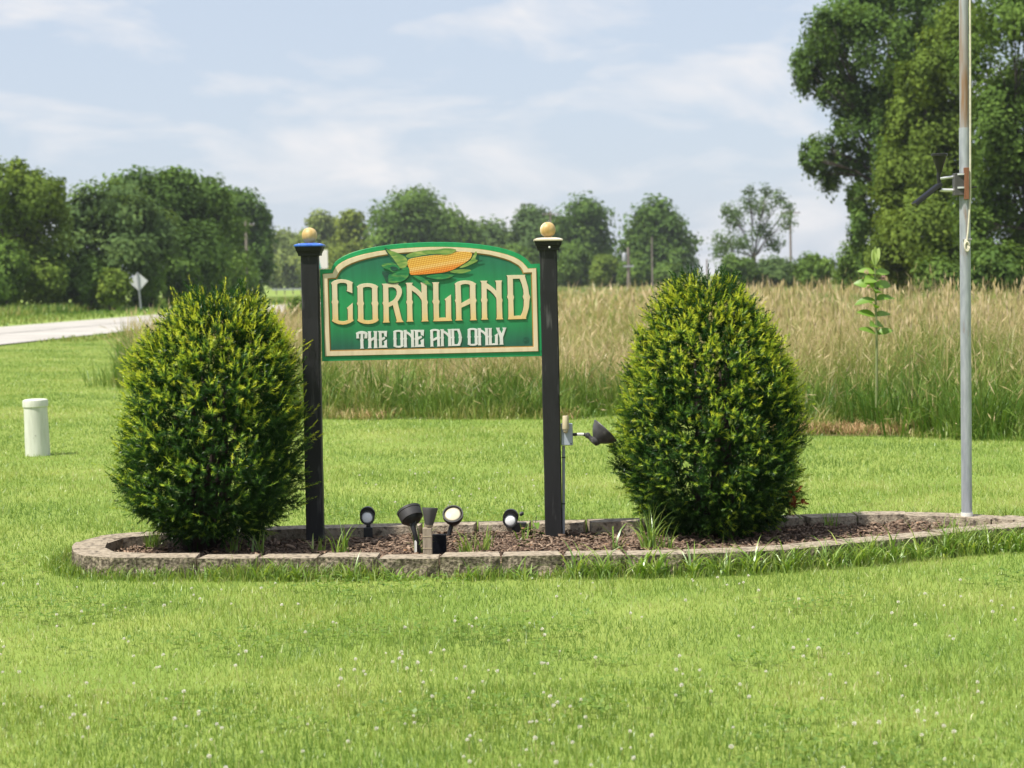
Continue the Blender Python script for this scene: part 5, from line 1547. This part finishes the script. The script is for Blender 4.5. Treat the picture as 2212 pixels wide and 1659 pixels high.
def utility_pole(label, px, ptop, d, r, arms=(), gear=False):
    tp_ = at_y(px, ptop, d)
    b_ = np.array([tp_[0] + 0.0, d, 0.0])
    ro_ = thing('utility_pole', tuple(b_), label, 'utility pole', 'utility poles')
    G().tube([b_ - np.array([0, 0, 0.2]), tp_], [r, r * 0.75], 10).build('pole', M['pole_wood'], root=ro_, auto=40)
    for (dz, w) in arms:
        G().box((tp_[0], d - r, tp_[2] - dz), (w, 0.10, 0.11)).build('crossarm', M['pole_wood'], root=ro_)
        for s_ in (-0.9, -0.45, 0.45, 0.9):
            G().lathe([(0.04, 0), (0.06, 0.06), (0.03, 0.13), (0, 0.15)], 8, (tp_[0] + s_ * w / 2, d - r, tp_[2] - dz + 0.05)).build('insulator', M['galv'], root=ro_)
    if gear:
        G().lathe([(0.0, 0), (0.22, 0.02), (0.24, 0.1), (0.24, 0.85), (0.2, 0.9), (0, 0.95)], 14, (tp_[0] - 0.42, d - 0.05, tp_[2] - 1.5)).build('transformer', M['galv'], root=ro_, auto=40)
        G().box((tp_[0], d - r - 0.05, tp_[2] - 2.0), (1.1, 0.10, 0.18)).build('crossarm', M['galv'], root=ro_)
utility_pole('bare wooden utility pole before the roadside wood', 531, 474, 190, 0.16, [(0.5, 1.6)])
utility_pole('utility pole with pale transformer before the far tree line', 1357, 534, 220, 0.20, gear=True)
utility_pole('slim utility pole beside the sparse open tree', 1707, 452, 235, 0.15, [(0.4, 2.2)])
utility_pole('slender utility pole rising behind the plain-capped sign post', 1189, 456, 260, 0.15, [(0.4, 2.0)])
utility_pole('thin grey utility pole before the dark round tree', 1408, 512, 250, 0.10)
utility_pole('short dark pole between the dark round tree and the sparse open tree', 1527, 560, 260, 0.13)
# far guard rail
gr = thing('guard_rail', (at_y(622, 640, 240)[0], 240, 0), 'pale metal guard rail far along the road', 'guard rail')
x0, x1 = at_y(588, 640, 240)[0], at_y(660, 640, 240)[0]
G().box(((x0 + x1) / 2, 240, 0.62), (x1 - x0, 0.08, 0.18), bev=0.01).build('rail', M['galv'], root=gr)
for k in range(4):
    xx = x0 + (x1 - x0) * (k + 0.5) / 4
    G().box((xx, 240.1, 0.3), (0.12, 0.1, 0.7)).build('post', M['pole_wood'], root=gr)

# ------------------------------------------------------------------ trees
def tree(name, label, lobes, d, m, nleaf, lsize, seed, trunk_px=None, trunk_r=0.25, cat='tree', group=None, clumps=20, spread=0.28, limbs=True, droop=0.0, trunks=1, depth=1.0):
    """lobes in pixels (cx, cy, rx, ry); the depth of each lobe is spread through the crown"""
    r = np.random.default_rng(seed)
    nleaf, lsize = int(nleaf * 1.6), lsize * 0.82
    k_ = d / FPX
    C, R = [], []
    xs = [l[0] for l in lobes]
    cw = (max(l[0] + l[2] for l in lobes) - min(l[0] - l[2] for l in lobes)) * k_
    for (cx, cy, rx, ry) in lobes:
        p = at_y(cx, cy, d)
        p[1] += r.uniform(-0.28, 0.28) * cw * depth
        p[2] = max(p[2], ry * k_ * 0.85)
        C.append(p); R.append((rx * k_, (rx + ry) / 2 * k_, ry * k_))
    C, R = np.array(C), np.array(R)
    tx = trunk_px if trunk_px is not None else float(np.mean(xs))
    base = at_y(tx, 640, d); base[2] = 0.0
    root = thing(name, tuple(base), label, cat, group)
    w = (R[:, 0] * R[:, 2]) ** 0.9; w /= w.sum()
    li = r.choice(len(C), nleaf, p=w)
    # clump centres on the skin of each lobe
    cd = unit(r.normal(0, 1, (len(C), clumps, 3)) + np.array([0, 0, 0.25]))
    cr_ = r.uniform(0.55, 1.0, (len(C), clumps))
    ct = r.normal(0, 0.15, (len(C), clumps))
    ci = r.integers(0, clumps, nleaf)
    D0 = cd[li, ci] * cr_[li, ci][:, None] + r.normal(0, 1, (nleaf, 3)).clip(-1.7, 1.7) * spread
    P = C[li] + D0 * R[li]
    if droop:
        P[:, 2] -= droop * np.abs(r.normal(0, 1, nleaf)) * 0.5
    P[:, 2] = np.where(P[:, 2] < 0.05, 0.05 + r.random(nleaf) * 0.6, P[:, 2])
    N = unit(cd[li, ci] * 0.9 + D0 * 0.4 + r.normal(0, 0.50, (nleaf, 3)) + np.array([0, 0, 0.30]))
    A = unit(np.cross(N, r.normal(0, 1, (nleaf, 3)))); B = np.cross(N, A)
    s = lsize * r.uniform(0.6, 1.35, nleaf)
    a, b = A * (s * 0.62)[:, None], B * (s * 0.36)[:, None]
    bend = N * (s * 0.12)[:, None]
    V = np.stack([P - a, P - b + bend, P + a, P + b + bend], 1).reshape(-1, 3) - base
    F = np.arange(4 * nleaf).reshape(-1, 4)
    T = np.repeat(np.clip(0.48 + ct[li, ci] + r.normal(0, 0.10, nleaf), 0, 1), 4)
    link('crown', np_mesh(name + '_crown', V, F, T), m, root)
    g = G()
    zc = float(np.average(C[:, 2], weights=w)); xc_ = float(np.average(C[:, 0], weights=w)); yc_ = float(np.average(C[:, 1], weights=w))
    fork = np.array([base[0] * 0.6 + xc_ * 0.4, d + (yc_ - d) * 0.4, zc * 0.55])
    for q_ in range(trunks):
        o_ = np.array([r.uniform(-1, 1), r.uniform(-1, 1), 0]) * (0.0 if trunks == 1 else trunk_r * 2.5)
        g.tube([base + o_ - np.array([0, 0, 0.2]), base + o_ * 1.3 + (fork - base) * 0.5, fork + o_ * 1.5], [trunk_r * 1.25, trunk_r, trunk_r * 0.75], 9)
    if limbs:
        for c_, r_ in zip(C, R):
            if c_[2] < fork[2] * 0.7: continue
            m_ = (fork + c_) / 2 + np.array([r.normal(0, .1), r.normal(0, .1), 0.1]) * r_[0]
            g.tube([fork - (fork - base) * 0.15, m_, c_], [trunk_r * 0.24, trunk_r * 0.14, trunk_r * 0.05], 6)
            for j in range(3):
                e_ = c_ + cd[0, (j * 3) % clumps] * r_ * 0.8
                g.tube([m_, (m_ + e_) / 2 + np.array([0, 0, 0.05]), e_], [trunk_r * 0.11, trunk_r * 0.07, trunk_r * 0.025], 5)
    g.build('trunk', M['bark'], root=root, smooth=True)
    return root

def egg(x0, x1, yt, yb, seed, n=12, rr=0.26, tip=0.8):
    """fill a crown outline with lobes"""
    r = np.random.default_rng(seed)
    w, h_ = x1 - x0, yb - yt
    L = []
    for k in range(n):
        v = (k + 0.5) / n
        half = 0.5 * w * (1 - abs(2 * v - 0.95) ** 2.2 * (tip if v < 0.5 else 0.35))
        rad = rr * w * r.uniform(0.75, 1.15)
        u = r.uniform(-1, 1) if k % 3 else (1 if (k // 3) % 2 else -1) * r.uniform(0.6, 1.0)
        L.append((x0 + w / 2 + u * max(half - rad, 0), yt + rad * 0.6 + v * (h_ - rad * 1.2), rad, rad * r.uniform(0.75, 0.95)))
    L.append((x0 + w / 2, yt + h_ * 0.5, w * 0.34, h_ * 0.36))
    return L

# roadside wood across the road
W1 = 'trees of the roadside wood'
tree('deciduous_tree', 'tall yellow green tree at the end of the roadside wood', [(10, 470, 70, 70), (60, 430, 60, 55), (0, 400, 45, 45), (25, 375, 26, 28), (62, 385, 20, 22), (95, 420, 40, 35), (105, 470, 35, 40), (60, 540, 80, 60), (10, 600, 80, 70), (90, 610, 60, 55), (-60, 480, 70, 90), (-90, 580, 70, 80)], 116, M['t_light'], 13000, 0.30, 401, trunk_px=30, trunk_r=0.24, group=W1)
tree('deciduous_tree', 'blue green broad tree in the middle of the roadside wood', [(205, 450, 55, 42), (250, 440, 55, 45), (170, 480, 40, 40), (290, 470, 50, 45), (230, 500, 80, 45), (180, 545, 50, 45), (270, 550, 70, 50), (330, 510, 45, 50)], 126, M['t_blue'], 10500, 0.32, 402, trunk_px=235, trunk_r=0.28, group=W1)
tree('deciduous_tree', 'tallest dark domed tree of the roadside wood', [(300, 405, 50, 35), (345, 400, 45, 32), (395, 405, 45, 35), (435, 425, 45, 40), (270, 425, 45, 35), (350, 450, 80, 50), (420, 480, 70, 55), (330, 520, 80, 60), (420, 560, 80, 60)], 140, M['t_dark'], 11500, 0.34, 403, trunk_px=360, trunk_r=0.3, group=W1)
tree('deciduous_tree', 'mid green tree with a smooth rounded crown beside the domed tree', [(440, 470, 50, 50), (465, 440, 35, 32), (415, 520, 45, 50), (480, 500, 45, 50), (450, 560, 65, 55), (430, 610, 60, 45), (500, 590, 50, 55)], 150, M['t_mid'], 8500, 0.34, 404, trunk_px=455, trunk_r=0.26, group=W1)
tree('deciduous_tree', 'dark tree behind the bare utility pole closing the roadside wood', [(500, 440, 45, 35), (535, 470, 38, 40), (555, 500, 32, 40), (520, 530, 55, 50), (565, 480, 20, 28), (550, 570, 40, 50), (510, 600, 55, 50), (570, 540, 18, 40)], 205, M['t_dark'], 8500, 0.45, 405, trunk_px=525, trunk_r=0.3, group=W1)
tree('deciduous_tree', 'tree continuing the roadside wood past its tall yellow green end', [(-150, 470, 90, 70), (-210, 520, 90, 90), (-130, 580, 90, 90), (-260, 600, 80, 80)], 118, M['t_mid'], 5000, 0.36, 406, trunk_px=-180, trunk_r=0.3, group=W1)
B1 = 'bushes along the foot of the roadside wood'
for i, (x0, x1, yt, mt, lb, d) in enumerate([(-60, 70, 520, 't_mid', 'large bush under the tall yellow green tree', 112), (60, 170, 545, 't_dark', 'dark bush between the yellow green and blue green trees', 117), (150, 240, 560, 't_mid', 'leafy bush under the blue green tree', 117),
                                             (208, 284, 585, 't_light', 'round yellow green bush beside the diamond sign', 116), (275, 360, 555, 't_mid', 'bush directly behind the diamond sign', 126), (345, 430, 560, 't_dark', 'dark bush under the domed tree', 132), (400, 480, 575, 't_mid', 'bush under the smooth rounded tree', 142), (470, 570, 580, 't_dark', 'dark thicket by the bare utility pole', 195)]):
    tree('bush', lb, egg(x0, x1, yt, 664, 500 + i, n=9, rr=0.3, tip=0.5), d, M[mt], 4200, 0.26 * d / 116, 420 + i, trunk_r=0.07, cat='bush', group=B1, limbs=False, trunks=3)
# far tree line
W2 = 'trees of the far tree line'
far = [
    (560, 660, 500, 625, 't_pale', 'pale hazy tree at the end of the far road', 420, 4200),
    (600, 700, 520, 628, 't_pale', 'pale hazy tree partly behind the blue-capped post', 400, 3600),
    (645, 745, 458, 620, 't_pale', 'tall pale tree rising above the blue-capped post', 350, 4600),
    (715, 810, 456, 620, 't_yellow', 'yellow green tree above the curved sign corner', 330, 4800),
    (785, 985, 410, 620, 't_mid', 'broadest and tallest tree above the sign', 310, 9500),
    (905, 1050, 460, 620, 't_mid', 'medium tree above the corn cob', 320, 6000),
    (1000, 1115, 476, 620, 't_blue', 'low blue green tree above the sign arch', 325, 5000),
    (1090, 1215, 446, 618, 't_blue', 'blue green tree behind the plain-capped post', 315, 5600),
    (1175, 1340, 430, 618, 't_dark', 'dark tree just past the plain-capped post', 305, 8000),
    (830, 1080, 498, 622, 't_mid', 'wide low tree filling the line behind the corn cob', 345, 5200),
    (1110, 1350, 500, 620, 't_blue', 'wide low tree filling the line past the plain-capped post', 335, 4800),
    (1335, 1498, 436, 614, 't_dark', 'dark round tree standing at the end of the far tree line', 285, 8500),
]
for i, (x0, x1, yt, yb, mt, lb, d, n) in enumerate(far):
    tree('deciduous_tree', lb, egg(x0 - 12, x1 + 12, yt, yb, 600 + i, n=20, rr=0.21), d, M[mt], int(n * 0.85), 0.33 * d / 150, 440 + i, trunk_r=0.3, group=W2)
B2 = 'bushes along the far tree line'
for i, (x0, x1, yt, mt, lb, d) in enumerate([(690, 800, 545, 't_yellow', 'yellow green bush behind the sign shoulder by the blue-capped post', 300), (1060, 1170, 540, 't_mid', 'bush behind the sign shoulder by the plain-capped post', 290), (1195, 1290, 530, 't_mid', 'pale bush under the dark tree past the plain-capped post', 270), (1270, 1350, 550, 't_light', 'yellow green bush by the transformer pole', 265), (1330, 1410, 560, 't_mid', 'low bush behind the transformer pole', 262), (1400, 1480, 575, 't_mid', 'bush under the dark round tree', 262),
                                             (1540, 1640, 556, 't_mid', 'rounded bush under the sparse open tree', 205), (1620, 1730, 560, 't_blue', 'wide grey green bush by the slim utility pole', 205), (1715, 1810, 552, 't_mid', 'bush between slim utility pole and the large trees', 150), (1790, 1900, 530, 't_mid', 'taller bush at the foot of the large trees', 120)]):
    tree('bush', lb, egg(x0, x1, yt, 625, 700 + i, n=8, rr=0.27, tip=0.5), d, M[mt], 3600, 0.30 * d / 160, 460 + i, trunk_r=0.1, cat='bush', group=B2, limbs=False, trunks=3)
tree('distant_tree', 'tiny hazy blue tree on the horizon past the dark round tree', egg(1462, 1512, 553, 600, 801, n=7, rr=0.3), 900, M['t_blue'], 1500, 2.2, 480, trunk_r=0.5)
# sparse open tree
r15 = np.random.default_rng(15)
lob = [(1565, 520, 26, 24), (1590, 470, 28, 26), (1620, 440, 24, 22), (1655, 450, 24, 22), (1680, 430, 20, 20), (1690, 480, 22, 20), (1600, 530, 30, 24), (1640, 500, 30, 26), (1675, 525, 22, 20), (1550, 545, 20, 18), (1612, 415, 14, 14), (1655, 412, 13, 14), (1700, 450, 14, 14), (1575, 455, 14, 14)]
lob = [(a, b, c_ * 0.85, d_ * 0.85) for a, b, c_, d_ in lob]
tree('open_tree', 'sparse open-crowned tree with bare upward twigs', lob, 215, M['t_blue'], 2300, 0.32, 481, trunk_px=1630, trunk_r=0.28, spread=0.42)
# big trees beside the flagpole
W3 = 'large trees beyond the flagpole'
lob = [(1850, 30, 90, 60), (1780, 70, 55, 50), (1760, 130, 48, 42), (1820, 130, 70, 60), (1900, 100, 80, 80), (1745, 165, 30, 28), (1800, 195, 40, 30), (1850, 215, 45, 50), (1900, 210, 50, 60), (1830, 265, 42, 42), (1780, 315, 40, 30), (1750, 345, 26, 26), (1800, 370, 30, 32), (1850, 340, 48, 50), (1880, 420, 36, 60), (1840, 430, 24, 40), (1845, 490, 22, 34), (1880, 510, 40, 50), (1930, -40, 110, 80), (2010, 20, 90, 90), (1990, 140, 80, 90), (1970, 300, 70, 100), (1905, 300, 50, 60), (1925, 400, 50, 70), (1915, 480, 45, 60), (1890, 580, 45, 45), (1940, 200, 60, 70)]
tree('cottonwood_tree', 'tall dark tree with ragged drooping branches open to the sky', lob, 104, M['t_dark'], 42000, 0.22, 482, trunk_px=1985, trunk_r=0.38, group=W3, clumps=15, spread=0.22, droop=0.5, depth=0.7)
lob = [(1990, 180, 50, 50), (2030, 120, 50, 55), (1960, 250, 45, 50), (2000, 300, 80, 70), (1950, 360, 50, 60), (2030, 380, 80, 80), (1940, 450, 50, 60), (2000, 500, 90, 80), (1930, 560, 50, 60), (2060, 250, 60, 80), (2050, 580, 80, 60), (2080, 60, 50, 50)]
tree('deciduous_tree', 'dense yellow green tree hanging to the ground behind the solar spotlight', lob, 92, M['t_light'], 32000, 0.20, 483, trunk_px=2020, trunk_r=0.35, group=W3, clumps=20, spread=0.26)
lob = [(2170, 60, 80, 70), (2120, 140, 50, 60), (2200, 200, 80, 80), (2130, 300, 55, 70), (2200, 360, 80, 80), (2130, 450, 55, 70), (2210, 520, 90, 80), (2140, 580, 60, 50), (2300, 100, 90, 120), (2310, 320, 90, 130), (2310, 540, 90, 90), (2240, -20, 90, 80), (2090, 520, 40, 60), (2170, 420, 60, 70), (2160, 230, 55, 60), (2185, 590, 60, 50)]
tree('deciduous_tree', 'dark tree with bright yellow green sprays right behind the flagpole', lob, 84, M['t_mid'], 33000, 0.20, 484, trunk_px=2230, trunk_r=0.3, group=W3, clumps=18, spread=0.26)
for i, (x0, x1, yt, mt, lb, d) in enumerate([(1880, 1990, 555, 't_dark', 'dark low bush under the drooping tree', 96), (1970, 2090, 560, 't_mid', 'low leafy bush under the dense yellow green tree', 88), (2080, 2230, 555, 't_dark', 'dark undergrowth bush behind the flagpole', 80)]):
    tree('bush', lb, egg(x0, x1, yt, 640, 900 + i, n=8, rr=0.28, tip=0.5), d, M[mt], 3600, 0.22, 490 + i, trunk_r=0.07, cat='bush', group='bushes under the large trees', limbs=False, trunks=3)
tree('bush', 'small green bush at the road edge between feathery yew and blue-capped post', egg(612, 668, 648, 690, 950, n=7, rr=0.3, tip=0.6), 84, M['t_mid'], 1500, 0.16, 495, trunk_r=0.03, cat='bush', limbs=False, trunks=3)

# ------------------------------------------------------------------ summer haze
hz = G().box((0, 240, 11.5), (900, 1600, 25.0)).build('haze', None)
tag(hz, 'faint summer haze in the air', 'haze', kind='stuff')
mh = bpy.data.materials.new('pale haze')
mh.use_nodes = True
t = mh.node_tree
t.nodes.clear()
oo = t.nodes.new('ShaderNodeOutputMaterial')
pv = t.nodes.new('ShaderNodeVolumePrincipled')
pv.inputs['Color'].default_value = (0.86, 0.92, 1.0, 1)
pv.inputs['Density'].default_value = 0.0002
pv.inputs['Anisotropy'].default_value = 0.2
t.links.new(pv.outputs['Volume'], oo.inputs['Volume'])
hz.data.materials.append(mh)
